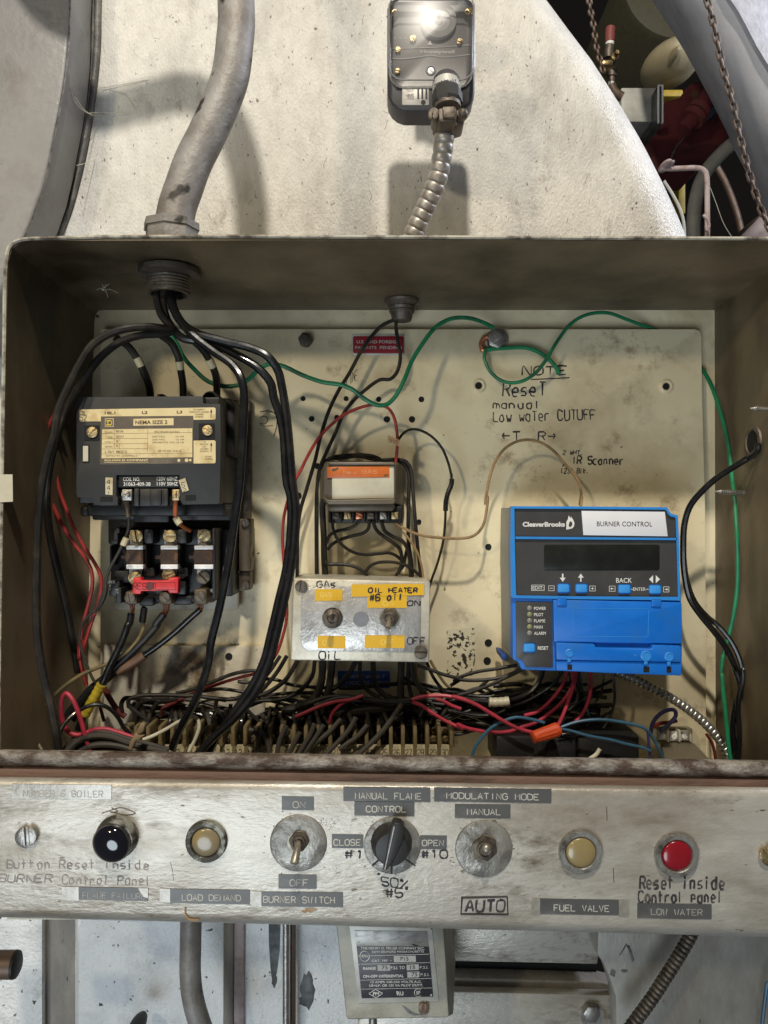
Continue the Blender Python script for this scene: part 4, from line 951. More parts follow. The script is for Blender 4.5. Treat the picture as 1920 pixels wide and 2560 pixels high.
# ================================================================ blue burner control
use('G')
bc = thing('burner_control', 'bright blue burner control with a dark display and white label', 'controller')
out = [(276,130),(700,131),(1340,136),(1350,142),(1356,160),(1372,178),(1392,184),(1415,190),(1424,200),(1434,480),(1446,780),(1453,1080),(1449,1285),(1440,1298),(900,1276),(346,1256),(335,1240),(328,1215),(310,1196),(288,1188),(282,1180),(276,760),(270,500)]
bm = nb(); prism(bm, [(x+ (6 if x < 600 else -4), y+(5 if y < 600 else -8)) for x, y in out], .632, .696, .002); part('grey_base', bm, m_cgrey, bc)
bm = nb(); prism(bm, out, .618, .633, .0016, 3); shellp = part('blue_cover', bm, m_blueplastic, bc)
bm = nb()
fr = [(270,126),(700,127),(1343,133),(1354,140),(1362,160),(1378,178),(1416,188),(1424,196),(1432,400),(1440,778),(1300,775),(700,768),(282,760),(272,740),(266,400)]
inn = [(293,142),(700,144),(1335,150),(1345,158),(1352,176),(1368,194),(1400,202),(1407,208),(1414,400),(1423,752),(1300,752),(700,748),(306,742),(303,700),(296,400)]
A = [P(x,y,.6145) for x, y in fr]; B = [P(x,y,.6145) for x, y in inn]; C2 = [Vector((p.x,.619,p.z)) for p in A]; D2 = [P(x,y,.6168) for x, y in inn]
ra, rb_, rc_, rd_ = ([bm.verts.new(v) for v in q] for q in (A,B,C2,D2)); n = len(A)
for i in range(n):
    j = (i+1) % n
    bm.faces.new((ra[i],ra[j],rb_[j],rb_[i])); bm.faces.new((ra[j],ra[i],rc_[i],rc_[j])); bm.faces.new((rb_[i],rb_[j],rd_[j],rd_[i]))
prism(bm, [(300,336),(1416,346),(1417,360),(301,352)], .6145, .6172)
part('bezel', bm, m_blueedge, bc)
bm = nb(); prism(bm, [(x,y) for x, y in inn], .6165, .6178); fp = part('face_plate', bm, m_face, bc)
bm = nb(); prism(bm, [(757,156),(1333,164),(1353,334),(770,326)], .6158, .6166, .0001); wl = part('white_label', bm, m_wlabel, bc)
bm = nb(); text(bm,'BURNER CONTROL',863,231,1246,264,.6156,.0,dy=2); part('print', bm, m_ink, wl)
bm = nb(); text(bm,'CleaverBrooks',350,234,642,268,.6162,.045)
# the maker's flame mark beside the name: an outline flame with an open centre
use('G'); fl = [(652,288),(652,235),(664,215),(668,190),(682,212),(684,196),(700,222),(708,240),(706,262),(694,278),(672,284)]
ho = [(668,258),(674,236),(684,228),(694,244),(690,262),(676,272)]
prism(bm, fl, .6162, .6166); part('logo', bm, m_wtext, fp)
bm = nb(); prism(bm, ho, .6160, .6163); part('logo_hole', bm, m_face, fp)
bm = nb(); prism(bm, rpoly(497,392,1297,568,16), .6160, .6167, .0001); part('display', bm, m_lcd, bc)
for x0,y0,x1,y1 in ((594,666,674,722),(719,667,797,722),(1014,671,1095,727),(1227,674,1306,730)):
    bm = nb(); rrect(bm, x0-6,y0-6,x1+6,y1+6,18,.6159,.6166,.0001); rim_ = part('button_well', bm, m_blueplastic, bc)
    bm = nb(); rrect(bm, x0,y0,x1,y1,14,.6138,.6162,.0007); part('button', bm, m_bluebtn, bc)
bm = nb(); Yw = .6162
def boxline(bm, x0,y0,x1,y1,wd,Y):
    line(bm,x0,y0,x1,y0,wd,Y); line(bm,x0,y1,x1,y1,wd,Y); line(bm,x0,y0,x0,y1,wd,Y+.00002); line(bm,x1,y0,x1,y1,wd,Y+.00002)
def arrow(bm, x, y, d, L, wd, hd, Y):
    dx, dy = d; px, py = -dy, dx
    line(bm, x-dx*L, y-dy*L, x+dx*L*.2, y+dy*L*.2, wd, Y); prism(bm, [(x+dx*L, y+dy*L),(x+px*hd, y+py*hd),(x-px*hd, y-py*hd)], Y+.00003, Y+.00006)
arrow(bm, 627,620,(0,1),28,10,20,Yw); arrow(bm, 752,620,(0,-1),28,10,20,Yw)
text(bm,'EDIT:',418,678,494,702,Yw,.01); boxline(bm,411,671,500,708,3,Yw); boxline(bm,530,676,568,710,3,Yw); line(bm,540,693,559,693,4,Yw); boxline(bm,814,677,852,712,3,Yw); line(bm,824,695,843,695,4,Yw); line(bm,833,685,833,704,4,Yw+.00002)
text(bm,'BACK',996,622,1105,655,Yw,.005); boxline(bm,949,678,989,714,3,Yw); arrow(bm,967,696,(-1,0),12,5,9,Yw); text(bm,'ENTER',1114,688,1200,710,Yw,.005); line(bm,1098,700,1111,700,4,Yw); line(bm,1203,700,1222,700,4,Yw)
boxline(bm,1324,683,1361,719,3,Yw); arrow(bm,1344,701,(1,0),12,5,9,Yw); prism(bm, [(1252,602),(1224,631),(1252,658)], Yw, Yw+.00004); prism(bm, [(1270,602),(1299,631),(1270,658)], Yw, Yw+.00004); part('print', bm, m_wtext, fp)
bm = nb(); prism(bm, [(562,772),(1440,790),(1452,800),(1455,1078),(566,1066)], .6140, .6185, .0009); dr = part('wiring_door', bm, m_blueplastic, bc)
bm = nb(); prism(bm, [(590,766),(657,768),(655,816),(590,814)], .6125, .615, .0007); prism(bm, [(1243,772),(1311,774),(1309,824),(1243,820)], .6125, .615, .0007); part('door_tab', bm, m_blueplastic, dr)
bm = nb()
for a, b in (((698,832),(1222,836)),((1222,836),(1216,1030)),((1216,1030),(702,1024)),((702,1024),(698,832))): line(bm,*a,*b,5,.6138)
part('label_recess', bm, m_blueedge, dr)
bm = nb(); prism(bm, [(303,786),(553,790),(560,1240),(368,1236),(358,1200),(335,1183),(308,1172)], .6168, .6182, .0002); ip = part('indicator_panel', bm, m_face, bc)
for i, (s, m) in enumerate((('POWER',m_lens_led),('PILOT',m_lens_ledg),('FLAME',m_lens_led),('MAIN',m_lens_ledg),('ALARM',m_lens_led))):
    y = (831,874,917,960,1003)[i]; bm = nb(); lathe(bm, 398, y, .6168, [(18,0),(18,.0003)] + dome(16,.0004,.0012,3), 16); part('indicator', bm, m, ip)
bm = nb()
for i, (s, x1) in enumerate((('POWER',511),('PILOT',493),('FLAME',506),('MAIN',488),('ALARM',510))): y = (832,875,918,961,1004)[i]; text(bm, s, 429, y-11, x1, y+11, .6166, .01)
text(bm,'RESET',455,1094,528,1118,.6166,.01); part('print', bm, m_wtext, ip)
bm = nb(); rrect(bm, 352,1072,441,1140,20,.6164,.6169,.0001); part('button_well', bm, m_blueplastic, bc)
bm = nb(); rrect(bm, 358,1078,436,1134,16,.6142,.6166,.0007); part('button', bm, m_bluebtn, bc)
bm = nb(); prism(bm, [(582,1070),(850,1080),(855,1104),(1244,1112),(1248,1086),(1446,1092),(1449,1205),(584,1190)], .6110, .6185, .001); prism(bm, [(583,1192),(1449,1207),(1448,1290),(1440,1298),(900,1278),(584,1262)], .6130, .6185, .001); tc = part('terminal_cover', bm, m_blueplastic, bc)
for x, y, r in ((673,1141,30),(1203,1160,38),(1362,1166,33)):
    bm = nb(); lathe(bm, x, y, .6110, [(r,0),(r,.0006),(r*.8,.0010),(r*.7,.0004),(0,.0004)], 22); rect(bm, x-12,y+35,x+12,y+62,.6104,.6112,.0003)
    part('cover_screw', bm, m_blueedge, tc)
bm = nb()
for x0,y0,x1,y1 in ((660,1222,692,1256),(1186,1236,1226,1274),(1346,1238,1378,1276)): rect(bm, x0,y0,x1,y1,.6126,.6131)
part('slot', bm, m_hole, tc)
bm = nb(); prism(bm, [(195,1135),(245,1150),(248,1200),(205,1190)], .66, .69, .002); part('corner_foot', bm, M('dark_blue_foot',(.01,.06,.25),.5), bc)

# ================================================================ terminal strip, supply, relay base
use('X')
ts = thing('terminal_strip', 'long cream terminal strip with numbered barriers behind the front lip', 'terminal strip')
bm = nb(); rect(bm, 300,1818,1136,1900,.665,.69,.001); rect(bm, 300,1872,1136,1930,.652,.67,.0005); part('strip_body', bm, m_strip, ts)
bm = nb(); rect(bm, 318,1863,1134,1906,.6495,.6525,.0003); ns = part('number_strip', bm, m_stripnum, ts)
bm = nb()
for n in range(5, 31):
    x = 445 + 30.4*(n-8); s = str(n); strokes(bm, s, x-9, 1874, x+9, 1889, .6493, 1.7, .05)
part('numbers', bm, m_ink, ns)
for n in range(5, 32):
    x = 445 + 30.4*(n-8) - 16; bm = nb(); prism(bm, [(x-4,1816),(x+5,1816),(x+6,1822),(x+6,1866),(x-4,1867)], .640, .67, .0008); part('barrier', bm, m_strip, ts)
for n in range(5, 31):
    x = 445 + 30.4*(n-8); bm = nb(); screw(bm, x, 1848, 8.5, .6648, random.uniform(0,180), .003); screw(bm, x, 1826, 7, .6648, random.uniform(0,180), .002); part('clamp_screw', bm, m_bolt if n < 29 else m_brass, ts)
use('RC')
pw = thing('power_supply', 'drab supply block with white barrier terminals in the lower right corner', 'power supply')
bm = nb(); top = [P(595,770,.690),P(930,772,.690),P(1118,965,.600),P(640,960,.600)]; bot = [Vector((p.x,p.y,-.285)) for p in top]; loft2(bm, top, bot, .002); part('supply_case', bm, m_psu, pw)
bm = nb(); rect(bm, 560,640,915,775,.690,.699,.001); part('terminal_base', bm, m_psu, pw)
for x in (567,680,789,900):
    bm = nb(); rect(bm, x-9,655,x+9,772,.682,.692,.0005); part('terminal_barrier', bm, m_fin, pw)
for x, y in ((622,712),(735,722),(838,715)):
    bm = nb(); rect(bm, x-42,y-58,x+42,y+40,.688,.691,.0004); screw(bm, x, y, 28, .688, random.uniform(0,180), .002); part('terminal_screw', bm, m_tinned, pw)
use('WB')
rb2 = thing('relay_base', 'black relay base half hidden behind the front lip below the orange wire nut', 'relay')
bm = nb(); rect(bm, 500,745,1030,1100,.635,.69,.002); rect(bm, 1024,765,1330,1100,.632,.69,.002); rect(bm, 1340,735,1990,1100,.640,.69,.003); part('base_body', bm, m_pdark, rb2)
bm = nb(); rect(bm, 1036,820,1322,1090,.6312,.6325,.0004); part('front_tile', bm, m_pblack, rb2)
# ================================================================ cables and wires
def W(label, mat, r, spec, Y=.66, group=None, name='wire', cat=None, n=9, sub=7):
    bm = nb(); tube(bm, spec, r, Y, n, sub)
    return tag(part(name, bm, mat), label, cat or name, group)
GB = 'thick black supply cables'
W('thick black cable arching from the bushing down the far left side, outer of two', m_blackdull, 24, 'C 935,225,.606 928,330 955,440 1010,520,.60 LW 700,-640,.59 C 880,515 750,525,.585 640,560 545,625 470,740,.578 400,880 345,1010 LW 262,290,.572 205,480 160,700 135,900 120,1150 112,1450 108,1750 118,2050 I 265,240 295,345 330,520 350,680'.replace('LW 700,-640,.59 C ',''), .59, GB, 'cable')
W('thick black cable arching inside the outer left cable before both run down', m_blackdull, 22, 'C 985,235,.606 965,350 990,470 1020,535,.604 960,556 850,562,.60 720,600 610,680 520,790,.59 450,900 385,1030 LW 290,300,.590 240,480 205,680 195,850,.60 230,1200,.62 300,1500 370,1800 425,2100,.65 LB 520,250 560,500,.66', .59, GB, 'cable')
W('thick glossy black cable crossing the right edge of the contactor down to the strip', m_black, 25, 'C 1005,235,.606 1030,400 1085,500 1160,580,.598 1270,665 1370,735 1425,810,.588 1446,900 1442,1100 1428,1327 D 1380,700,.585 1350,900 1300,1250 1240,1550 1180,1800,.60 MB 345,40 260,320 150,560 40,760 -40,960,.62', .6, GB, 'cable')
W('thick glossy black cable sweeping right from the bushing, outer of the pair', m_black, 25, 'C 1000,235,.606 1015,370 1065,475 1150,545,.60 1320,600 1480,640 1585,690,.595 1645,770 E 150,730 185,950 205,1150 225,1400,.600 F 215,600 205,900 165,1200 100,1500 30,1800 MB 960,80 820,380 600,650 400,830 260,980 180,1060,.60', .6, GB, 'cable')
W('thick glossy black cable running just inside the outer right hand cable', m_black, 25, 'C 950,230,.608 940,360 1000,490 1080,580,.605 1230,605 1400,680 1530,760,.602 1605,850 E 95,810 140,950 165,1100 185,1400,.605 F 165,500 170,800 130,1150 60,1450 -10,1750 MB 910,60 760,360 560,640 420,840 340,1000 290,1070,.605', .6, GB, 'cable')
GT = 'short line cables into the contactor top'
for lab, sp, tx, ty, tdx in (('short brown black line cable into the contactor top at its left pole', '680,575,.62 755,625 815,705 860,800 885,870 892,960,.65', 830,722,0),
                    ('short black line cable with a tag into the contactor top at its middle pole', '950,560,.615 1015,610 1055,690 1070,770 1083,850 1086,960,.65', 1058,738,0),
                    ('short black line cable with a tag into the contactor top at its right pole', '1140,590,.61 1205,655 1250,730 1278,800 1285,870 1286,960,.65', 1246,728,0)):
    t = thing('line_cable', lab, 'cable', GT); bm = nb(); tube(bm, 'C ' + sp, 22, .64); part('insulation', bm, m_blackdull, t)
    pts = crom(parse('C ' + sp, .64), 20); use('C'); q = [p for p in pts if abs((1280 - p.z*F/p.y - 600)/.4219 - ty) < 26]
    bm = nb(); sweep(bm, q, 24.5*ms(.63), 12); part('marker_band', bm, m_masking, t)
W('green ground wire waving from the contactor to the ground nut', m_green, 13, 'C 1015,570,.645 1045,610 1085,690 1150,765 1230,835 1320,865 1410,860 1475,825 1535,765 1590,737 1640,742 E 60,578 150,592 300,660 430,705 560,725 640,758 720,820 800,862 870,862 930,812 990,705,.655 1050,560 1130,430 1220,322 1330,266 1450,264 1540,292 1612,328,.694', .66, 'green ground wires')
W('green ground wire looping under the ground nut then up over the panel edge', m_green, 10, 'H 75,300,.692 70,350 108,430 180,480 265,482 350,437 420,350,.68 480,250 560,150 650,103 760,95,.69 870,133 960,166 1040,190,.7085', .68, 'green ground wires')
W('short green ground wire stub curling right from the ground nut', m_green, 12, 'H 80,300,.693 200,291 310,291 400,330 455,378 492,437,.692', .69, 'green ground wires')
W('long green ground wire running down the right side of the cabinet', m_green, 12, 'H 1280,400,.709 1310,440,.703 1360,548,.690 1400,680,.684 1430,800,.678 1450,950,.672 1465,1110,.668 RW 530,720,.662 548,900,.656 560,1100,.652 566,1300 560,1520 530,1730 480,1930,.66 450,2050 440,2180 RC 1203,100 1212,240 1235,450 1255,650 1275,860,.65 1300,1000', .68, 'green ground wires')
W('thin black wire from the middle gland slanting left behind the relay', m_blackdull, 13, 'E 975,225,.683 950,262 850,310 770,390 700,490 620,640 540,770 470,920 420,1080 385,1230 F 370,250 310,450 255,640 232,850 228,1250 230,1500,.675', .675)
W('thin black wire from the gland kinking before it drops behind the relay', m_blackdull, 13, 'E 948,225,.683 940,320 955,430 970,540 945,640 900,685 830,690 740,750 650,830 580,920 520,1060 460,1190 F 430,260 408,420 400,600 400,900 402,1300,.68', .672)
W('dull red wire arching over the plug in relay with a small tag', m_red, 11, 'E 938,1262,.668 950,1130 945,1040 925,945 880,882 800,862 700,880 580,932 480,1012 400,1100 320,1235 F 255,280 205,370 150,520 110,680 95,850 100,1000 120,1300 135,1560 110,1720 20,1960 MB 830,175,.66 700,212 550,255 400,305 260,355 80,430', .665)
use('E'); bm = nb(); prism(bm, [(885,1073),(970,1108),(962,1152),(878,1108)], .660, .6606, .0001); t = thing('wire_tag', 'small folded tan tag on the red wire above the relay', 'tag'); part('tag_band', bm, m_tan, t)
bm = nb(); text(bm,'LOW WATER',890,1092,958,1125,.6598,0,dy=18); part('print', bm, m_ink, t)
W('thin dark wire looping right of the relay down to the switch box corner', m_blackdull, 9, 'E 945,1270,.672 950,1130 975,1078 1020,1040 1080,1032 1170,1070 1250,1150 1300,1260 1325,1360 F 1615,300 1618,400 1590,470 1568,560 1562,720 1545,900 1495,1100 1430,1285 1400,1400,.68', .668)
use('F'); bm = nb(); sweep(bm, crom(parse('F 1622,350,.667 1618,400 1590,470 1568,560 1565,640', .667), 6), 30*.2773*.667/F*.75, 9); tag(part('splice_sleeve', bm, m_black), 'black taped splice on the thin wire right of the relay', 'splice')
W('thin tan wire looping across the panel into the blue control top', m_tan, 10, 'G 748,160,.66 758,60 H 605,1166,.675 612,1100 590,1030 530,950 450,862 370,815 280,808 190,850 130,930 92,1050 75,1166 G 108,60 100,160 70,270 0,335 F 1500,880 1300,845 1180,790 1085,725,.665', .68)
W('thin tan wire curving from the relay terminals down the right of the bundle', m_tan, 16, 'RL 1235,990,.668 1300,1100 1420,1220 1500,1330 1570,1450 1630,1650 1650,1800', .672)
GRL = 'black control wires around the plug in relay'
for lab, r, sp in (('bundled black wires humped over the top of the relay', 27, '235,330,.685 290,190 420,125 650,100 870,100 1000,130 1120,200'),
   ('black wire arched above the relay just behind its ridge', 20, '420,150,.68 600,130 760,118 900,150 1080,180'),
   ('black wire rounding the top right corner of the relay then falling', 26, '1090,165,.672 1300,160 1410,190 1475,290 1500,500 1530,900 1565,1300 1600,1640 1615,1800'),
   ('black wire falling close beside the right flank of the relay', 26, '1240,170,.675 1380,220 1445,350 1445,700 1440,1100 1450,1330 1490,1600 1500,1800'),
   ('black wire running down outermost at the left of the relay', 24, '260,300,.68 200,400 180,700 178,1100 178,1500 180,1800'),
   ('fat black bundle running down the left flank of the relay', 44, '300,640,.675 262,760 262,1000 275,1250 280,1500 290,1680 300,1800'),
   ('black wire from the first relay terminal swooping right under the others', 22, '392,985,.66 405,1120 450,1240 540,1350 680,1440 860,1475 1050,1460 1180,1452 1290,1500 1380,1590,.675'),
   ('black wire from the third relay terminal bending left to the bundle', 24, '785,980,.66 720,1058 600,1118 450,1150 355,1210 310,1310,.672'),
   ('black wire from the fourth relay terminal bending left below the third', 24, '903,1000,.66 890,1110 820,1175 650,1220 500,1270 400,1325 330,1400,.672'),
   ('black wire from the fourth relay terminal dropping right to the bundle', 26, '950,1000,.66 1000,1130 1100,1220 1230,1310 1320,1390 1352,1500 1345,1620 1300,1740,.675'),
   ('black wire from the fifth relay terminal dropping right beside it', 28, '1068,1010,.66 1120,1150 1230,1225 1350,1280 1420,1370 1460,1500 1470,1660 1480,1800,.675'),
   ('black wire lying in a shallow hump above the switch box at left', 25, '280,1560,.67 340,1605 500,1608 660,1628 760,1670 850,1740 880,1800'),
   ('black wire rising in a low arch above the switch box at right', 22, '830,1750,.672 900,1645 1000,1590 1150,1575 1300,1590 1440,1635 1600,1760'),
   ('black wire crossing behind the low arch above the switch box', 22, '1440,1330,.685 1400,1500 1380,1620 1300,1720 1260,1800')):
    W(lab, m_blackdull, r, 'RL ' + sp, .67, GRL)
# left side
W('red wire hooked behind the left cables, outer of the two red wires', m_red, 17, 'LW 275,100,.62 222,215 185,340 160,470 170,680,.63 225,860 265,940 330,1080 430,1240 530,1370 582,1480 590,1600 555,1770 515,1920 490,2060 478,2230 LB 575,240,.65 585,380 610,500 650,640', .63)
W('red wire beside it crossing over the first before the contactor lugs', m_red, 16, 'LW 330,230,.64 290,380 265,490 268,600 295,730 325,840 360,930 430,1100 520,1270 610,1410 658,1510 668,1620 640,1760 590,1900 530,2090 500,2190 LB 620,170 605,230', .632)
t = thing('coil_wire', 'dark wire with a crimp and white tag leaving the left coil terminal', 'wire')
bm = nb(); tube(bm, 'CT 545,1120,.606 555,1190,.607 OL 335,100,.61 342,170 335,260 300,370 225,520 140,680 105,790 98,900 65,1010 10,1090 LW 720,1590,.635 700,1700 650,1790 560,1865 500,1950 478,2040 LB 572,150 590,240 635,380 690,520 730,600', 15, .62); part('insulation', bm, m_greywire, t)
use('CT'); bm = nb(); sweep(bm, crom(parse('CT 537,1065,.600 545,1120,.604 552,1160 558,1230,.607', .6), 6), 33*ms(.604), 12); part('crimp', bm, m_lug, t)
use('OL'); bm = nb(); sweep(bm, parse('OL 318,355,.611 296,400 285,430', .611), 36*ms(.611), 12); part('marker_band', bm, m_masking, t)
t = thing('coil_wire', 'short orange wire with a white tag leaving the right coil terminal', 'wire')
bm = nb(); tube(bm, 'CT 1025,1060,.600 1022,1150 1020,1220 OL 822,20 825,100,.605 850,180 905,235 975,275,.625', 22, .6); part('insulation', bm, m_orangew, t)
use('OL'); bm = nb(); sweep(bm, parse('OL 828,140,.606 850,182 872,208', .606), 36*ms(.607), 12); part('marker_band', bm, m_masking, t)
# load cables from the lugs
GL2 = 'black load cables under the overload relay'
for lab, mat, r, sp, cop in (('glossy black load cable from the left lug with yellow tape round its end', m_black, 38, 'OL 368,1130,.640 345,1244 LB 1085,0 1025,160 960,300 890,440 830,580,.635 780,680 720,780 660,880 600,1000 560,1100', '358,1030,.644 380,1080 372,1140|372,1030,.645 385,1090 378,1140|390,1030,.643 400,1085 385,1140|345,1030,.644 362,1090 365,1140|400,1035,.645 395,1090 390,1135'),
    ('dusty black load cable from the middle lug slanting left under the others', m_pblack, 38, 'OL 705,1140,.642 620,1250 LB 1385,0 1280,130 1180,235 1080,330,.645 960,440 850,545 700,665 590,790 480,900 430,1010,.64', '700,1030,.644 700,1090 690,1150|718,1030,.645 715,1090 705,1150|735,1030,.643 730,1090 718,1150|752,1030,.644 745,1090 728,1145|765,1030,.645 755,1090 738,1140'),
    ('glossy black load cable from the right lug with a brown sleeve', m_black, 32, 'OL 1080,1095,.642 1040,1130 950,1210 870,1285 LB 1500,140 1350,255 1240,330,.646 1120,410 980,490 850,590 740,700 620,850 520,1000,.655', '1055,1030,.644 1065,1070 1070,1100|1075,1030,.645 1080,1075 1080,1105|1095,1030,.643 1095,1070 1085,1105|1115,1030,.644 1110,1070 1095,1100')):
    t = thing('load_cable', lab, 'cable', GL2); bm = nb(); tube(bm, sp, r, .64, 12); part('insulation', bm, mat, t)
    bm = nb()
    for c in cop.split('|'): tube(bm, 'OL ' + c, 6.5, .644, 6)
    part('copper_strands', bm, m_copper, t)
    if 'yellow' in lab:
        bm = nb(); use('LB'); sweep(bm, crom(parse('LB 806,625,.634 772,690 720,780 668,870 625,950', .634), 5), lambda i: 52*.2411*.635/F*(1 + .06*math.sin(i*2.1)), 12); part('yellow_tape', bm, m_yelltape, t)
    if 'sleeve' in lab:
        bm = nb(); use('LB'); sweep(bm, crom(parse('LB 1250,322,.646 1120,410 970,495', .646), 5), 50*.2411*.646/F, 12); part('sleeve', bm, m_sleeve, t)
W('thin brown wire from a crimp between the left lugs bowing out to the left wall', m_olive, 20, 'OL 498,1060,.655 485,1130 OL 470,1200 LB 1240,20,.65 1190,150 1090,270 920,390 760,455 620,515 480,600 330,725 210,860 140,985 112,1110 130,1210 185,1310,.61', .65)
W('dark bare crimp sleeve hanging between the left and middle lugs', m_blackdull, 36, 'OL 500,1075,.65 492,1140 480,1225', .65, None, 'crimp_sleeve', 'crimp')
W('bright red wire looping up and back beside the bundle tie', m_crim, 24, 'LB 690,1330,.60 640,1180 590,1000 540,855 492,765 440,718 400,765 388,880 402,1010 450,1105 540,1150 640,1128 750,1092 860,1090 970,1120 1130,1175,.615', .605, n=10)
W('glossy dark grey wire arching over the red loop at lower left', m_black, 22, 'LB 352,1320,.596 365,1160 412,1050 500,950 600,880 715,838 830,848 920,905 985,985 1035,1075 1110,1140,.62', .6)
W('stiff white wire bent in a hook over the numbered strip', m_white, 19, 'LB 1235,1200,.62 1350,1155 1500,1075 1600,1015 MB 20,690 85,650 160,626 222,655 240,730 205,850 135,990 120,1040', .625)
W('dark red wire dropping behind the yellow tape', m_dred, 30, 'LB 800,610,.665 870,740 930,840 1000,925 1050,960', .665)
W('short dark red wire standing behind the black arch at lower left', m_dred, 18, 'LB 770,790,.67 800,900 830,1010', .67)
GK = 'dusty cable tails bundled by a tan tie'
for i, sp in enumerate(('440,1330 560,1215 720,1160 900,1170 1080,1230 1300,1290 1480,1330','480,1330 640,1235 800,1200 980,1215 1150,1265 1350,1330','420,1310 520,1200 700,1125 880,1135 1050,1190 1250,1240 1500,1310','560,1340 700,1265 860,1250 1020,1270 1200,1330','650,1340 800,1290 950,1290 1100,1340')):
    W('dusty dark cable tail in the tied bundle lying on the front lip', m_greywire, 32, 'LB ' + sp, .600 + .006*(i % 3), GK, 'cable', 'cable')
use('LB'); bm = nb(); prism(bm, [(1075,1305),(1100,1220),(1150,1130),(1190,1140),(1245,1160),(1200,1195),(1150,1220),(1115,1310)], .585, .590, .0008); prism(bm, [(1165,1110),(1215,1020),(1255,1045),(1235,1120),(1190,1150)], .584, .589, .0008)
tag(part('cable_tie', bm, m_ty), 'tan plastic tie strap around the cable tails at lower left', 'cable tie')
W('black wire looping back on itself above the strip at left', m_blackdull, 22, 'LB 1290,1010,.65 1180,925 1090,850 1085,790 1180,748 1400,735 1659,742 MB 200,412 400,438 600,446 700,408 770,350', .655)
W('black wire bent square above the strip at far left', m_blackdull, 24, 'LB 1020,930,.665 1010,830 1040,775 1100,768 1250,770 1450,800 1600,780', .665)
for i, sp in enumerate(('1150,900 1220,820 1330,780 1500,760','1330,960 1340,880 1390,810 1500,770','1420,950 1450,870 1540,820 1659,780')):
    W(('curved black tail dropping onto the first strip terminals','second curved black tail onto the left strip terminals','dull red tail dropping onto the left strip terminals')[i], m_blackdull if i < 2 else m_dred, 24, 'LB ' + sp, .665)
W('black wire rising to the cables across the stained bracket plate, upper', m_blackdull, 20, 'MB 0,388,.655 200,340 400,262 550,200 700,162 800,152 860,165', .655)
W('dark wire tucked beneath the upper one across the bracket plate', m_blackdull, 18, 'MB 640,265,.66 760,275 900,240 1050,250 1200,300 1400,322 1659,332', .66)
W('black wire bowed under the red one on the bracket plate', m_blackdull, 18, 'MB 260,370,.662 450,342 600,356 740,385 900,440', .662)
W('thin black wire curving up out of the bundle above terminal eight', m_blackdull, 12, 'MB 190,520,.665 290,472 400,452 520,470', .665)
GC = 'black wires fanning out left from under the switch box'
for lab, r, sp in (('black wire falling left under the switch box, nearest the fat cables', 20, '1080,0,.655 980,150 900,250 830,370 760,470'), ('black wire falling left, second from the fat cables', 22, '1150,0,.65 1060,150 960,280 850,395 760,480'),
   ('black wire falling left, third from the fat cables', 24, '1260,50,.65 1150,230 1050,320 930,390 800,425 700,470'), ('black wire falling left from the box corner and running flat', 22, '1440,50,.652 1415,200 1330,320 1200,410 1050,455 850,465 700,500'),
   ('thick black bundle dropping left of the blue nameplate', 40, '1520,40,.655 1510,250 1460,400 1380,480 1250,540 1100,560'), ('thick black bundle dropping just beside the blue nameplate', 40, '1620,40,.66 1600,250 1570,420 1550,560 1500,660')):
    W(lab, m_blackdull, r, 'MB ' + sp, .655, GC)
W('wide black bundle sweeping along below the blue nameplate, upper', m_blackdull, 22, 'RB -60,500,.65 60,440 200,392 350,380 600,405 850,425 1050,410 1200,430', .65)
W('wide black bundle sweeping along below the blue nameplate, lower', m_black, 18, 'RB 100,470,.645 300,400 480,395 650,425 850,440 1000,440', .645)
W('broad dusty sheath of wires along the top of the terminal strip', m_blackdull, 46, 'RB 230,545,.66 450,520 700,500 900,470 1050,500 1250,540', .66)
W('black wires twisted across the foot of the blue nameplate', m_black, 20, 'RB 330,300,.68 500,300 700,270 880,262 1050,255 1200,290 1350,330', .68)
W('crimson wire slanting from the strip up under the blue nameplate', m_crim, 17, 'RB -80,570,.642 0,538 150,472 300,428 450,408 560,370', .642)
W('thin crimson wire curling off the slanting one down to the strip', m_crim, 15, 'RB 240,630,.645 262,550 330,470 430,412', .645)
W('crimson wire arching right from the bundle into the orange wire nut', m_crim, 18, 'RB 1020,410,.64 1100,385 1200,374 1320,374 1450,396 1560,430 WB 50,335,.632 150,362 300,425 450,515 600,605 740,672 900,715,.622', .635)
W('crimson wire sagging right from the bundle and up to the blue control', m_crim, 17, 'RB 1020,430,.642 1100,462 1200,530 1350,620 1500,682 WB 100,625,.635 200,665 330,692 500,710 650,695 780,650 900,612 1050,512 1190,385 1285,230 1310,60,.66', .64)
W('crimson wire curving left from under the blue control', m_crim, 19, 'WB 790,535,.645 930,492 1060,382 1170,242 1245,60,.66', .645)
W('crimson wire hanging down to the orange wire nut', m_crim, 19, 'WB 1140,640,.625 1200,510 1260,352 1310,200 1335,60,.66', .64)
W('crimson wire hanging rightmost under the blue control', m_crim, 19, 'WB 1320,600,.645 1410,492 1462,360 1482,230 1476,60,.66', .65)
W('short crimson wire poking out below the arching one', m_crim, 17, 'RB 1240,405,.65 1310,425 1400,470 1480,500', .65)
GD = 'black wires dropping from under the switch box to the bundle'
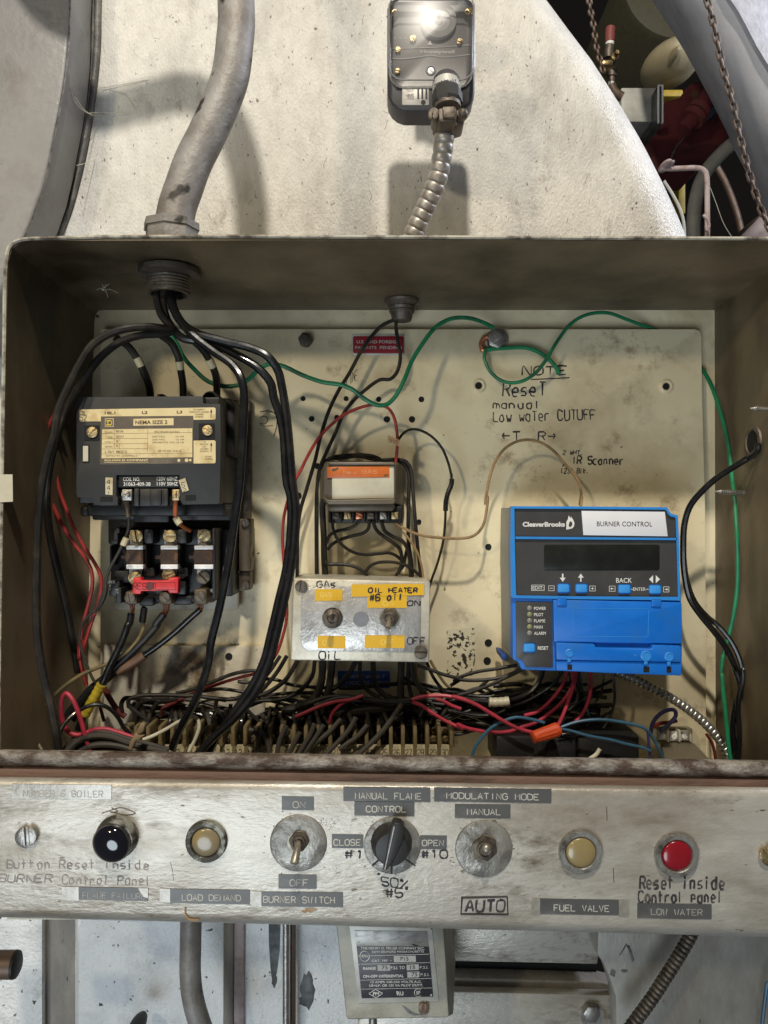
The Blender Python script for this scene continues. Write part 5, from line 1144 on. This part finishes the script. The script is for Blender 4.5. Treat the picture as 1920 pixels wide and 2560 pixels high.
for lab, mat, r, sp in (('black wire dropping from the box right of the nameplate, thick', m_blackdull, 34, '920,40,.655 912,250 912,420 905,500'), ('black wire beside it dropping from the box', m_blackdull, 20, '985,40,.66 985,200 1000,330 1020,400'),
   ('black wire from the box curling round at the crimson junction', m_blackdull, 22, '1015,40,.652 1030,200 1090,300 1130,380 1135,470 1095,570'), ('olive tinged wire from the box bending right', m_olive, 16, '1060,40,.66 1055,180 1090,270 1150,340 1230,380'),
   ('black wire crossing the right half of the nameplate', m_blackdull, 26, '650,40,.665 662,200 685,290 750,360 850,410'), ('black wire crossing the middle of the nameplate', m_blackdull, 20, '528,40,.668 530,180 560,270 625,345 720,390'), ('black wire crossing the nameplate towards the left', m_blackdull, 24, '490,40,.664 430,160 340,262 240,330'),
   ('black wire slanting right from the box corner across the panel', m_blackdull, 16, '1150,40,.668 1220,200 1320,330 1450,440 1560,540'), ('olive wire slanting right from the box corner', m_olive, 14, '1190,40,.672 1260,160 1340,270 1420,330')):
    W(lab, mat, r, 'RB ' + sp, .66, GD)
W('light dusty wire slanting down left across the strip to terminal twenty three', m_greywire, 26, 'RB 925,450,.64 850,560 760,685 650,802 540,905 470,980', .635)
GS = 'dusty wires fanning onto the strip terminals'
for i, sp in enumerate(('100,640 60,740 0,840 -60,940','185,650 100,780 10,900 -50,980','350,590 250,705 130,800 20,890 -70,960','490,580 420,700 320,812 220,915 160,990','600,650 500,760 400,830 330,880','-40,720 -90,820 -150,930','-170,660 -230,800 -260,960','-420,700 -370,760 -330,860 -330,960','-520,690 -460,720 -420,780 -430,900')):
    lab = ('short dusty wire onto the strip, first right of terminal sixteen','dusty wire onto the strip, second in the slanting fan','long dusty wire onto the strip, third in the slanting fan','dusty wire onto the strip at terminal twenty','dusty wire curving onto the strip beside terminal twenty one','stubby dusty wire onto the strip before the fan','upright dusty wire onto the strip left of the fan','bent dusty wire hooked onto the strip near terminal fifteen','bent dusty wire hooked onto the strip near terminal fourteen')[i]
    W(lab, m_greywire, 24, 'RB ' + sp, .636 + .002*(i % 3), GS)
W('black wire leaving the box right and crossing low towards the control', m_blackdull, 17, 'RB 1070,90,.66 1180,125 1300,170 1450,212 WB 120,160 300,170 500,150 650,105 780,30', .655)
W('black wire rising in a bow to the lower left of the control', m_blackdull, 17, 'RB 1380,280,.665 1480,215 WB 60,180 120,140 300,82 500,50 720,10', .66)
W('black wire rising straight to the lower left of the control', m_blackdull, 17, 'RB 1400,420,.655 1500,380 WB 100,330 250,288 450,212 600,140 780,55', .655)
W('thick black cable bending up to the control under the white tape', m_black, 28, 'WB 985,50,.66 940,190 855,290 735,352 600,385 400,392 200,370 0,345 RB 1300,420', .655, None, 'cable')
W('black wire bending up to the control just right of the thick cable', m_black, 20, 'WB 1190,60,.66 1100,200 950,312 800,392 650,442 500,518 300,532 0,480', .66)
W('shiny black stub of cable under the control between crimson wires', m_black, 24, 'WB 1340,60,.665 1350,220 1355,320 1310,420 1250,480', .66)
W('black wire looping from the control far to the left', m_black, 11, 'WB 1612,50,.67 1605,230 1545,372 1450,445 1300,472 1100,455 850,480 650,500', .668)
W('black wire hanging from the control in a wide bow', m_black, 14, 'RC 120,60,.66 140,200 145,330 125,450 75,570 0,660 WB 1500,720 1420,760', .655)
W('thin black wire hanging between crimson wires at the control', m_black, 8, 'WB 1250,60,.67 1270,170 1310,260 1300,400 1250,520 1180,620', .668)
W('grey blue wire rising from the strip end behind the crimson sag', m_blue, 17, 'WB 235,990,.63 290,850 372,738 450,662 560,600 700,555 850,570 1000,610', .64)
W('blue wire arching from the wire nut to the supply terminals', m_blue, 17, 'WB 1170,655,.63 1330,602 1500,578 1640,580 RC 100,556 220,575 340,600 440,635 510,710 565,810 610,900 635,1000', .635)
W('blue wire dropping steeply from under the control', m_blue, 11, 'WB 1365,60,.668 1395,270 1435,420 1475,600 1520,740 1545,800', .66)
W('blue wire lying low from the wire nut to the supply', m_blue, 15, 'WB 1150,670,.628 1270,692 1450,742 1640,778 RC 130,755 260,790 420,825 500,860', .632)
W('thin blue wire hanging beside the supply case edge', m_purple, 14, 'RC 470,660,.63 480,760 490,860 495,980', .63)
W('violet wire looped over the supply terminals', m_purple, 20, 'RC 495,700,.665 525,575 600,490 680,452 735,458 748,510 690,585 590,668,.682', .67)
W('short red wire hidden inside the violet loop', m_red, 18, 'RC 520,620,.685 600,585 700,575 760,560', .685)
W('dark red wire going down right of the supply', m_dred, 15, 'RC 1050,690,.66 1105,780 1130,870 1145,1000', .655)
W('thin white wire curling out of the relay base', m_white, 22, 'WB 1470,985,.625 1540,935 1575,880', .625)
W('thin black lead curling behind the wire nut', m_black, 8, 'WB 1150,735,.628 1230,722 1285,738 1280,765', .628)
use('WB'); bm = nb(); pts = parse('WB 875,765,.612 930,748 1000,725 1080,700 1150,672,.618', .615); R = 70*ms(.615); q = crom(pts, 6); n = len(q); rings = []
u = None
for i, p in enumerate(q):
    t = (q[min(i+1,n-1)]-q[max(i-1,0)]).normalized(); a = Vector((0,1,0)).cross(t).normalized(); b = t.cross(a)
    s = R*(.62 if i == 0 else .86 + .22*i/(n-1)) if i < n-1 else R*.95
    rings.append([bm.verts.new(p + (a*math.cos(2*math.pi*k/36) + b*math.sin(2*math.pi*k/36))*s*(1 + (.05 if (k % 3 == 0 and 2 < i < n-3) else 0))) for k in range(36)])
for a, b in zip(rings, rings[1:]):
    for k in range(36): bm.faces.new((a[k], a[(k+1)%36], b[(k+1)%36], b[k]))
bm.faces.new(rings[0]); bm.faces.new(rings[-1])
tag(part('wire_nut', bm, m_nut), 'orange ribbed wire nut lying across the crimson and blue wires', 'wire nut')
use('WB'); bm = nb(); sweep(bm, crom(parse('WB 425,395,.652 500,397 580,392 632,384', .652), 5), lambda i: 48*.2411*.652/F*(1+.05*math.sin(i*1.7)), 12); tag(part('tape_band', bm, m_paper), 'crumpled white tape wrapped round the black wires left of the wire nut', 'tape')
bm = nb(); prism(bm, [(905,150),(940,170),(1025,240),(960,290),(880,230)], .672, .673, .0002); tag(part('paper_flag', bm, m_paper), 'loose white paper flag under the blue control', 'tag')
bm = nb(); helix(bm, 'RC 150,70,.672 260,120 380,170 520,240 700,335 880,455 1040,590 1160,725 1255,880 1300,1010', 46, .66, 30, .2, 16)
tag(part('flexible_conduit', bm, m_galv), 'shiny grey flexible conduit slanting from the blue control to the corner', 'conduit')
W('thick black cord from the right wall grommet bowing down the side', m_black, 24, 'RW 725,400,.612 715,450,.615 640,512,.63 520,585 400,665 290,765 205,870 160,1000 148,1200 158,1400 200,1590 285,1720 380,1835 470,1960 540,2100 RC 1330,40,.66 1375,170 1385,280 1335,430 1310,600 1318,800 1335,1020', .65, None, 'cord')
W('second black cord parting from the thick one near the lower right', m_black, 20, 'RW 150,1250,.665 172,1430 230,1600 320,1715 430,1810 520,1925 585,2070 605,2190 RC 1412,60,.655 1405,180 1375,300 1362,450 1375,650 1370,850 1350,1020', .655, None, 'cord')
GX = 'black wires tangled above the terminal strip'
for i in range(40):
    x0 = random.uniform(270, 1180); x1 = x0 + random.uniform(200, 520); y = random.uniform(1752, 1815)
    if x1 > 1500: x1 = 1500
    s = 'X ' + ' '.join('%.0f,%.0f' % (x0 + (x1-x0)*k/5, y + random.uniform(-13, 13) + 14*math.sin(k*1.2+i)) for k in range(6))
    W('black wire in the dark tangle above the terminal strip', m_blackdull if i % 3 else m_black, random.uniform(4, 6.2), s, .668 + .016*random.random(), GX)

for i in range(46):
    x0 = random.uniform(760, 1330); x1 = min(1530, x0 + random.uniform(180, 420)); y = random.uniform(1748, 1825) if x0 < 1000 else random.uniform(1712, 1825)
    s = 'X ' + ' '.join('%.0f,%.0f' % (x0 + (x1-x0)*k/5, y + random.uniform(-14, 14) + 16*math.sin(k*1.1+i)) for k in range(6))
    W('black wire in the dark tangle above the terminal strip', m_blackdull if i % 3 else m_black, random.uniform(3.6, 5.6), s, .664 + .022*random.random(), GX)
for i in range(22):
    x0 = random.uniform(330, 1120); dx = random.uniform(-70, 70); y0 = random.uniform(1742, 1775); y1 = random.uniform(1790, 1850)
    s = 'X ' + ' '.join('%.0f,%.0f' % (x0 + dx*t*t + random.uniform(-5,5), y0 + (y1-y0)*t) for t in (0,.25,.5,.75,1))
    W('black wire in the dark tangle above the terminal strip', m_blackdull, random.uniform(4, 6), s, .655 + .02*random.random(), GX)
GY = 'short wire ends clamped on the numbered strip'
for n in range(5, 29):
    if n in (12, 14): continue
    x = 445 + 30.4*(n-8); a = random.uniform(-22, 22)
    W('short dark wire end clamped under a terminal of the numbered strip', (m_blackdull, m_black, m_greywire)[n % 3], random.uniform(4.6, 6.2), 'X %.0f,%.0f,.662 %.0f,%.0f,.650 %.0f,%.0f,.650 %.0f,%.0f,.660' % (x+a*1.6, random.uniform(1772,1790), x+a*1.1, 1803, x+a*.4, 1830, x, 1852), .655, GY)

t_ = thing('cobweb', 'pale cobweb strands stretched across the gasket seam at upper left', 'cobweb')
for sp in ('A 300,300,.735 320,430 380,490,.78 450,500,.798','A 380,490,.78 430,485 560,490,.799','A 325,420,.74 360,470 400,500,.785','A 440,380,.798 560,360 640,345,.7995','A 470,390,.798 540,410 590,480,.7995','A 330,715,.76 370,705 410,690,.799'):
    bm = nb(); tube(bm, sp, 1.3, .78, 5, 6); part('strand', bm, m_white, t_)
# ================================================================ front control panel
YC = .533
cp = thing('control_fascia', 'silver painted control panel with embossed tape labels along the cabinet front', 'panel')
fb = xsweep([(1975,2005,.5475),(1946,1973,.5475),(1942,1968,.5445),(1942,1968,.5395),(1947,1974,.5355),(1956,1984,.5335),(1968,1998,YC),(2100,2140,YC),(2272,2318,YC),(2284,2332,.5342),(2291,2340,.5375),(2293,2342,.543),(2255,2300,.549)], n=60)
part('panel_face', fb, m_panel, cp, angle=70)
def stick(label, k, x0, y0, x1, y1, body, tx0, ty0, tx1, ty1, wd, mat=m_tape, emb=m_emb, dy=0, tdy=0, slim=0):
    use(k); bm = nb(); prism(bm, [(x0,y0),(x1,y0+dy),(x1,y1+dy),(x0,y1)], YC-.0005, YC+.001)
    t = part('tape_label', bm, mat, cp, label=label); bm = nb(); strokes(bm, body, tx0, ty0, tx1, ty1, YC-.0005, wd, .0, dy=tdy, raise_=.5); part('lettering', bm, emb, t)
stick('tape reading NUMBER 6 BOILER painted over','L',75,152,700,242,'NUMBER 6 BOILER',148,190,655,228,6,m_tapeold,m_embdark,6,6)
stick('tape reading ON','M',200,168,390,248,'ON',268,200,350,235,5,m_tape,m_emb,3)
stick('tape reading OFF','M',180,632,406,714,'OFF',250,662,365,698,6,m_tape,m_emb,3)
stick('tape reading BURNER SWITCH','M',80,734,563,820,'BURNER SWITCH',92,760,522,796,6,m_tape,m_emb,4,6)
stick('tape reading MANUAL FLAME','M',565,113,1080,196,'MANUAL FLAME',636,146,1035,182,6,m_tape,m_emb,6,4)
stick('tape reading CONTROL','M',630,200,986,282,'CONTROL',702,226,945,260,7,m_tape,m_emb,3,2)
stick('tape reading CLOSE','M',497,393,683,474,'CLOSE',510,424,675,458,7,m_tape,m_emb,2)
stick('tape reading OPEN','M',1020,400,1178,480,'OPEN',1034,428,1168,460,6,m_tape,m_emb,2)
stick('tape reading MODULATING MODE','M',1103,118,1798,198,'MODULATING MODE',1178,146,1732,180,6,m_tape,m_emb,10,10)
stick('tape reading MANUAL','M',1226,214,1555,296,'MANUAL',1300,242,1505,276,6,m_tape,m_emb,3,2)
stick('tape reading FLAME FAILURE with a torn end','L',495,799,930,878,'FLAME FAILURE',520,832,920,866,5,m_tape,m_embdark,7,8)
stick('tape reading LOAD DEMAND','L',1070,810,1570,900,'LOAD DEMAND',1145,846,1520,882,6,m_tape,m_emb,8,4)
stick('tape reading FUEL VALVE','N',228,872,720,968,'FUEL VALVE',315,910,670,948,6,m_tape,m_emb,8,5)
stick('tape reading LOW WATER','N',838,900,1305,994,'LOW WATER',925,936,1255,972,6,m_tape,m_embdark,8,4)
for k, q in (('L',[(388,797),(494,799),(494,884),(390,882)]),('L',[(1004,808),(1069,810),(1069,896),(1004,892)]),('L',[(868,806),(930,806),(930,868),(905,862),(885,838)]),('N',[(172,868),(227,871),(227,970),(172,966)]),('N',[(722,880),(785,882),(785,985),(722,980)]),('M',[(20,730),(79,733),(79,818),(20,815)])):
    use(k); bm = nb(); prism(bm, q, YC-.0007, YC+.001); part('tape_end', bm, m_tapeold, cp)
bm = nb(); Yk = YC-.0002
bm.free(); hand(cp, m_marker, ('#1',575,490,700,535,Yk,11,.06), ('#10',1030,488,1195,532,Yk,11,.06), ('50%',790,645,960,695,Yk,10,.08,24), ('#5',815,715,930,766,Yk,11,.08), ('AUTO',1288,784,1535,850,Yk,14,.05), k='M')
bm = nb(); use('M'); tube(bm,'M 1268,772,.5328 1262,865 1400,866 1540,868 1535,762 1400,765 1262,768',6,Yk,5,1); part('ink_frame', bm, m_ink, cp)
hand(cp, m_marker, ('Reset inside',852,730,1400,806,Yk,14,.1,6), ('Control panel',848,828,1385,894,Yk,14,.1,0), k='N')
hand(cp, m_inkgrey, ('Button Reset inside',42,630,950,682,Yk,8,.16,4), ('BURNER',-10,722,340,768,Yk,7,.16), ('Control Panel',392,730,960,782,Yk,8,.18,4), k='L')
def blob(bm, x, y, rx, ry, Y, n=14, jit=.45):
    prism(bm, [(x+rx*math.cos(6.283*a/n)*random.uniform(1-jit,1), y+ry*math.sin(6.283*a/n)*random.uniform(1-jit,1)) for a in range(n)], Y, Y+.0003)
bm = nb(); use('M'); blob(bm,375,840,45,18,YC-.0001); blob(bm,335,850,20,12,YC-.00015); use('L'); tube(bm,'L 1165,925,.5329 1168,970 1190,1000 1250,1005',7,YC,5); part('rust_stain', bm, m_rusts, cp)
use('M'); bm = nb()
for k in range(60):
    a = random.uniform(0, 6.28); r = random.uniform(172, 215); q = random.choice(((300,443),(1397,477),(855,456)))
    blob(bm, q[0]+r*math.cos(a), q[1]+r*math.sin(a), random.uniform(2, 9), random.uniform(2, 6), YC-.00005-.0001*random.random(), 7)
for k in range(50): blob(bm, random.gauss(470, 60), random.gauss(330, 16), random.uniform(1.5, 5), random.uniform(1.5, 4), YC-.00005-.0001*random.random(), 6)
part('stain', bm, M('grease_specks', (.13,.105,.075), .5), cp)
use('L'); bm = nb(); tube(bm, 'L 640,335,.5329 690,318 760,300 820,318 850,335 790,345 720,330 690,325', 3, YC, 5); tube(bm, 'L 700,300,.5329 740,322 700,330', 3, YC, 5); tube(bm,'L 1070,640,.5329 1085,700 1090,760',1.5,YC,4); use('N'); tube(bm,'N 645,295,.5329 647,380',3,YC,4); tube(bm,'N 687,680,.5329 690,770',3,YC,4); part('scribble', bm, m_inkbr, cp)
use('L'); bm = nb(); screw(bm, 165, 482, 66, YC-.0005, 86, .0035, .16); part('panel_screw', bm, m_steel, cp)
use('N'); bm = nb(); screw(bm, 1668, 600, 62, YC-.0005, 60, .0035, .16); part('panel_screw', bm, m_brass, cp)

def pilot(label, k, x, y, rb, rl, mb, ml, hb, hl, rec=False):
    use(k); t = thing('pilot_light', label, 'pilot light', 'pilot lights on the control panel')
    bm = nb(); lathe(bm, x, y, YC, [(rb*1.02,0),(rb,.0015),(rb*.985,hb*.8),(rb*.95,hb),(rl*1.12,hb),(rl*1.04,hb*.75),(rl*1.02,.001)], 44); part('bezel', bm, mb, t)
    bm = nb(); lathe(bm, x, y, YC, [(rl*1.01,.0005)] + dome(rl, hb*.72, hl, 8), 40); part('lens', bm, ml, t)
pilot('clouded amber pilot light with a corroded ring above LOAD DEMAND','L',1299,507,130,88,m_bezelworn,m_amberpale,.0035,.0050)
pilot('amber pilot light with a plain grey ring above FUEL VALVE','N',478,571,136,92,m_bezel,m_amber,.0035,.0050)
pilot('red pilot light with a grey ring above LOW WATER','N',1080,591,138,93,m_bezel,m_redlens,.0035,.0048)
use('L'); t = thing('pilot_light', 'bulging almost black pilot light at the left of the panel', 'pilot light', 'pilot lights on the control panel')
bm = nb(); lathe(bm, 738, 480, YC, [(134,0),(132,.003),(128,.0035),(124,.0085),(120,.009)], 48); part('bezel', bm, m_bezelworn, t)
bm = nb(); c = P(738,480,YC); s = ms(YC); revolve(bm, c, (-.12,-1,-.12), [(122*s,.007)] + [(r*s, h) for r, h in dome(120,.0092,.0158,9)], 44); part('lens', bm, m_blacklens, t)
use('M')
toggle('toggle switch on a round legend plate between ON and OFF', 300, 440, YC, 62, [(0,-4,.003),(-4,20,.008),(-12,60,.012),(-22,105,.0155),(-27,132,.017)], 27, 8, m_bolt, m_lever, (299,443,170), 'toggle switches on the control panel')
use('M')
toggle('toggle switch on a round legend plate below the MANUAL tape', 1405, 480, YC, 78, [(0,2,.003),(3,0,.008),(6,-3,.013),(8,-6,.017)], 26, 20, m_bolt, m_lever, (1397,477,171), 'toggle switches on the control panel')
use('M'); t = thing('rotary_selector', 'worn black pointer knob on a round dial plate between CLOSE and OPEN', 'knob')
bm = nb(); lathe(bm, 855, 456, YC, [(170,0),(168,.001),(160,.0014),(60,.0013),(0,.0013)], 44); part('dial_plate', bm, m_plate, t)
bm = nb(); lathe(bm, 850, 440, YC-.001, [(122,0),(120,.003),(112,.006),(104,.0095),(92,.0115),(40,.0125),(0,.0125)], 40)
prism(bm, [(868,322),(905,330),(928,352),(930,380),(915,440),(880,520),(850,575),(812,612),(800,605),(812,560),(822,480),(840,390),(852,340)], YC-.0145, YC-.005, .0025, 3); part('knob', bm, m_knob, t)
bm = nb(); sweep(bm, [P(868,345,YC-.0147), P(840,470,YC-.0147), P(812,600,YC-.0145)], .0006, 6); part('pointer_line', bm, m_bezel, t)
bm = nb(); line(bm, 735,580,776,545,11,YC-.0017); line(bm, 850,575,850,628,11,YC-.0017); line(bm, 930,540,992,580,9,YC-.0017); lathe(bm,775,628,YC,[(8,0),(7,.0004),(0,.0004)],8)
text(bm,'OPEN',725,428,770,445,YC-.0016); part('tick_mark', bm, m_ink, t)

# ================================================================ below the panel
use('LO')
bm = nb(); rows = []
prof = [(-500,.725),(380,.725),(435,.7255),(455,.729),(475,.739),(560,.741),(700,.740),(780,.737),(800,.729),(815,.7255),(830,.725),(1500,.725),(2300,.725),(3100,.725),(4900,.725)]
cols = []
for (x0,Y0),(x1,Y1) in zip(prof, prof[1:]):
    k = max(1, int(abs(x1-x0)/120)); cols += [(x0+(x1-x0)*i/k, Y0+(Y1-Y0)*i/k) for i in range(k)]
cols.append(prof[-1])
for j in range(12):
    y = -700 + j*260; rows.append([bm.verts.new(P(x, y, Y)) for x, Y in cols])
for a, b in zip(rows, rows[1:]):
    for k in range(len(a)-1): bm.faces.new((a[k],a[k+1],b[k+1],b[k]))
lc = tag(part('lower_casing', bm, m_low, angle=70), 'bumpy bluish white painted casing below the control panel', 'casing')
bm = nb(); prism(bm, [(462,-300),(792,-300),(790,1500),(470,1500)], .7365, .739); part('dirty_shadow_channel', bm, m_dirtshadow, lc)  # dark strip: the channel's shadow and dirt together put into the colour
bm = nb(); use('O')
prism(bm, [(1160,60),(1212,60),(1208,200),(1195,300),(1180,350),(1170,300),(1162,180)], .7244, .7249); blob(bm,1328,372,36,90,.7244,18,.35); blob(bm,1312,420,22,34,.7243); blob(bm,1185,330,14,40,.7243); part('soot_patch', bm, m_soot, lc)
use('O')
bm = nb(); prism(bm, [(962,-100),(1008,-100),(1006,620),(960,620)], .716, .7252, .004, 3); t = thing('casing_rib', 'brown edged vertical rib below the burner switch', 'rib'); part('rib_edge', bm, m_dirtshadow, t)
bm = nb(); prism(bm, [(1010,-100),(1055,-100),(1052,620),(1008,620)], .719, .7252, .002); part('rib_flange', bm, m_pinkpipe, t)
bm = nb(); tube(bm, '1237,-100,.70 1236,100 1236,350 1236,640', 15, .70, 12); t = thing('thin_tube', 'thin bright vertical tube beside a dark one below the panel', 'tube'); part('bright_tube', bm, m_steel, t)
bm = nb(); tube(bm, '1266,-100,.712 1266,100 1265,350 1264,640', 13, .712, 10); part('dark_tube', bm, m_brown, t)
bm = nb(); tube(bm, '826,-60,.66 825,60 823,180 822,300 832,400 858,500 895,600 940,720', 46, .66, 18); tag(part('lower_conduit', bm, m_conduit), 'grey brown conduit bending right below LOAD DEMAND', 'conduit')
use('LO'); t = thing('pipe_end', 'brown pipe end sticking in from the left below the panel', 'pipe')
bm = nb(); sweep(bm, [P(-200,545,.60), P(60,545,.60), P(150,545,.60)], 136*ms(.60), 28); part('pipe', bm, m_brown, t)
bm = nb(); pts = [P(150,545,.60), P(152,545,.60), P(176,545,.60), P(196,545,.60)]; R = 136*ms(.60); sweep(bm, pts, lambda i: R*(1.0,1.02,.98,.7)[i], 28); part('end_cap', bm, m_pdark, t)
bm = nb(); ellipsoid(bm, 1420,1185,.69,84,60,.02); tag(part('black_ball', bm, m_pdark), 'dark round ball end just showing at the bottom edge', 'ball')
use('L'); bm = nb(); prism(bm, [(496,985),(950,1012),(945,1022),(496,1003)], .552, .558, .0003); tag(part('lip_tag', bm, m_wlabel), 'thin white strip tucked under the panel at left', 'strip')

use('PC'); pc = thing('pressure_control', 'grey pressure control with a black data plate below the panel', 'pressure switch')
bm = nb(); loft2(bm, [P(x,y,.585) for x, y in ((52,60),(1440,90),(1475,600),(1512,1290),(1490,1312),(215,1338),(188,1320))], [P(x,y,.655) for x, y in ((120,80),(1545,110),(1600,580),(1572,1270),(1540,1285),(260,1270),(230,1250))], .003, 3); part('switch_case', bm, m_pcbody, pc)
bm = nb(); prism(bm, [(222,100),(1240,120),(1300,190),(1386,1106),(345,1132)], .5842, .5852, .0002); fr = part('plate_border', bm, m_silverlab, pc)
bm = nb(); prism(bm, [(318,395),(1255,398),(1311,1046),(385,1068)], .5836, .5843, .0001); dp = part('data_plate', bm, m_pclabel, pc)
bm = nb(); prism(bm, [(295,190),(1235,200),(1256,440),(322,432)], .5838, .5843, .0001); part('worn_field', bm, m_pcworn, pc)
bm = nb(); Yp = .5834
for a, b in (((325,520),(1254,494)),((345,625),(1270,604)),((365,832),(1290,808)),((378,948),(1300,932))): line(bm,*a,*b,6,Yp)
text(bm,'THE HENRY D. MILLER COMPANY INC.',372,398,1200,432,Yp,.01,dy=4); text(bm,'NEW BEDFORD MASSACHUSETTS',520,450,1190,478,Yp,.01,dy=-4)
text(bm,'CAT. 161  -',512,566,770,596,Yp,.03,dy=-8); text(bm,'RANGE',402,662,568,700,Yp,.04,dy=-4); text(bm,'P.S.I. TO',760,652,945,692,Yp,.02,dy=-4); text(bm,'P.S.I.',1138,648,1246,684,Yp,.0)
text(bm,'ON-OFF DIFFERENTIAL',402,764,930,802,Yp,.04,dy=-8); text(bm,'P.S.I.',1148,742,1262,780,Yp,.0); text(bm,'15 AMPS 120-250 VOLTS A.C.',500,842,1160,872,Yp,.03,dy=-6); text(bm,'1/8 H.P. OR 125 VA PILOT DUTY.',482,886,1178,918,Yp,.03,dy=-6)
for a, b in (((478,1006),(562,952)),((562,952),(658,1002)),((658,1002),(570,1060)),((570,1060),(478,1006))): line(bm,*a,*b,9,Yp)
text(bm,'FM',530,985,610,1028,Yp,.05); text(bm,'RU',832,975,922,1030,Yp,.04,dx=10); text(bm,'SP',1090,970,1145,1018,Yp,.03)
ring = [P(1118+50*math.cos(6.283*k/24), 992+52*math.sin(6.283*k/24), Yp) for k in range(3,22)]; sweep(bm, ring, 5*ms(Yp), 5)
ring = [P(424+62*math.cos(6.283*k/24), 518+66*math.sin(6.283*k/24), Yp) for k in range(24)]; sweep(bm, ring, 5*ms(Yp), 5, closed=True); text(bm,'CW',382,500,472,538,Yp,.03); lathe(bm,1285,1024,Yp+.0002,[(14,0),(14,.0002),(0,.0002)],10)
part('print', bm, m_silverprint, dp)
bm = nb()
for x0,y0,x1,y1 in ((800,518,1084,600),(590,636,750,712),(965,630,1122,704),(974,724,1130,800)): prism(bm, [(x0,y0),(x1,y0-4),(x1+3,y1-5),(x0+4,y1)], Yp, Yp+.0003)
fl_ = part('value_field', bm, m_silverlab, dp)
bm = nb(); text(bm,'P15',888,530,990,580,Yp-.0002,.0); text(bm,'75',645,645,722,694,Yp-.0002); text(bm,'15',1012,644,1078,690,Yp-.0002); text(bm,'75',1030,732,1108,782,Yp-.0002); part('print', bm, m_ink, fl_)
bm = nb(); screw(bm, 1190,1196, 68, .5848, 95, .003); part('case_screw', bm, m_brown, pc)
bm = nb(); prism(bm, [(905,1160),(960,1180),(1040,1245),(1130,1275),(1180,1280),(1060,1290),(980,1250)], .5847,.5851); part('rust_scrape', bm, m_soot, pc)
bm = nb(); tube(bm, '530,1300,.625 530,1420 530,1600', 55, .625, 14); part('stem', bm, m_steel, pc)

use('Q')
t = thing('mounting_bracket', 'grey steel bracket plate with a hex bolt right of the pressure control', 'bracket')
bm = nb(); prism(bm, [(140,430),(300,345),(500,325),(1095,338),(1098,620),(140,620)], .690, .70, .002); part('bracket_plate', bm, m_panel, t)
bm = nb(); prism(bm, hexpts(1008,412,34,5), .682, .690, .0015); lathe(bm,1008,412,.6902,[(44,0),(44,.001),(0,.001)],20); part('hex_bolt', bm, m_steel, t)
use('Q'); t = thing('angle_rail', 'grey angle rail with a deep dark slot under the panel', 'rail')
bm = nb(); prism(bm, [(470,60),(1040,60),(1030,225),(480,214)], .700, .724, .002); part('rail_top', bm, m_panel, t)
bm = nb(); prism(bm, [(480,214),(1025,225),(1020,292),(480,280)], .7195, .7245); part('slot', bm, m_hole, t)
bm = nb(); prism(bm, [(470,272),(1030,288),(1085,300),(1095,342),(470,322)], .704, .724, .002); part('rail_web', bm, m_dirtshadow, t)
bm = nb(); prism(bm, [(1030,60),(1700,60),(1700,620),(1098,620),(1094,345),(1070,270),(1045,215),(1025,190)], .672, .698, .003); t = thing('side_plate', 'large dull grey plate with a ragged edge at the lower right', 'plate')
part('plate', bm, M('stained_side_plate',(.34,.33,.30),.5,.15,grime=(.20,.165,.12),gs=9,g0=.45,g1=.72,speck=(.08,.06,.045),ss=120,s0=.7,s1=.75,bump=.3,bs=120,stretch=(1,1,.5)), t)
bm = nb(); tube(bm, '1140,155,.6715 1150,180 1158,210', 5, .6715, 5); tube(bm, '1110,190,.6715 1135,150', 2.5, .6715, 4); blob(bm,1128,248,16,7,.6717); blob(bm,1085,255,14,18,.6717); part('chip', bm, m_soot, t)
bm = nb(); helix(bm, '1405,40,.64 1370,120 1330,190 1280,270 1225,355 1170,430 1120,500', 25, .64, 30, .26, 12)
tag(part('flexible_conduit', bm, m_bolt), 'dark ribbed flexible conduit slanting below LOW WATER', 'conduit')
bm = nb(); tube(bm, '1656,290,.655 1648,350 1640,420 1630,520', 7, .655, 8); tag(part('wire', bm, m_blue), 'blue wire at the lower right corner below the panel', 'wire')
finalize()
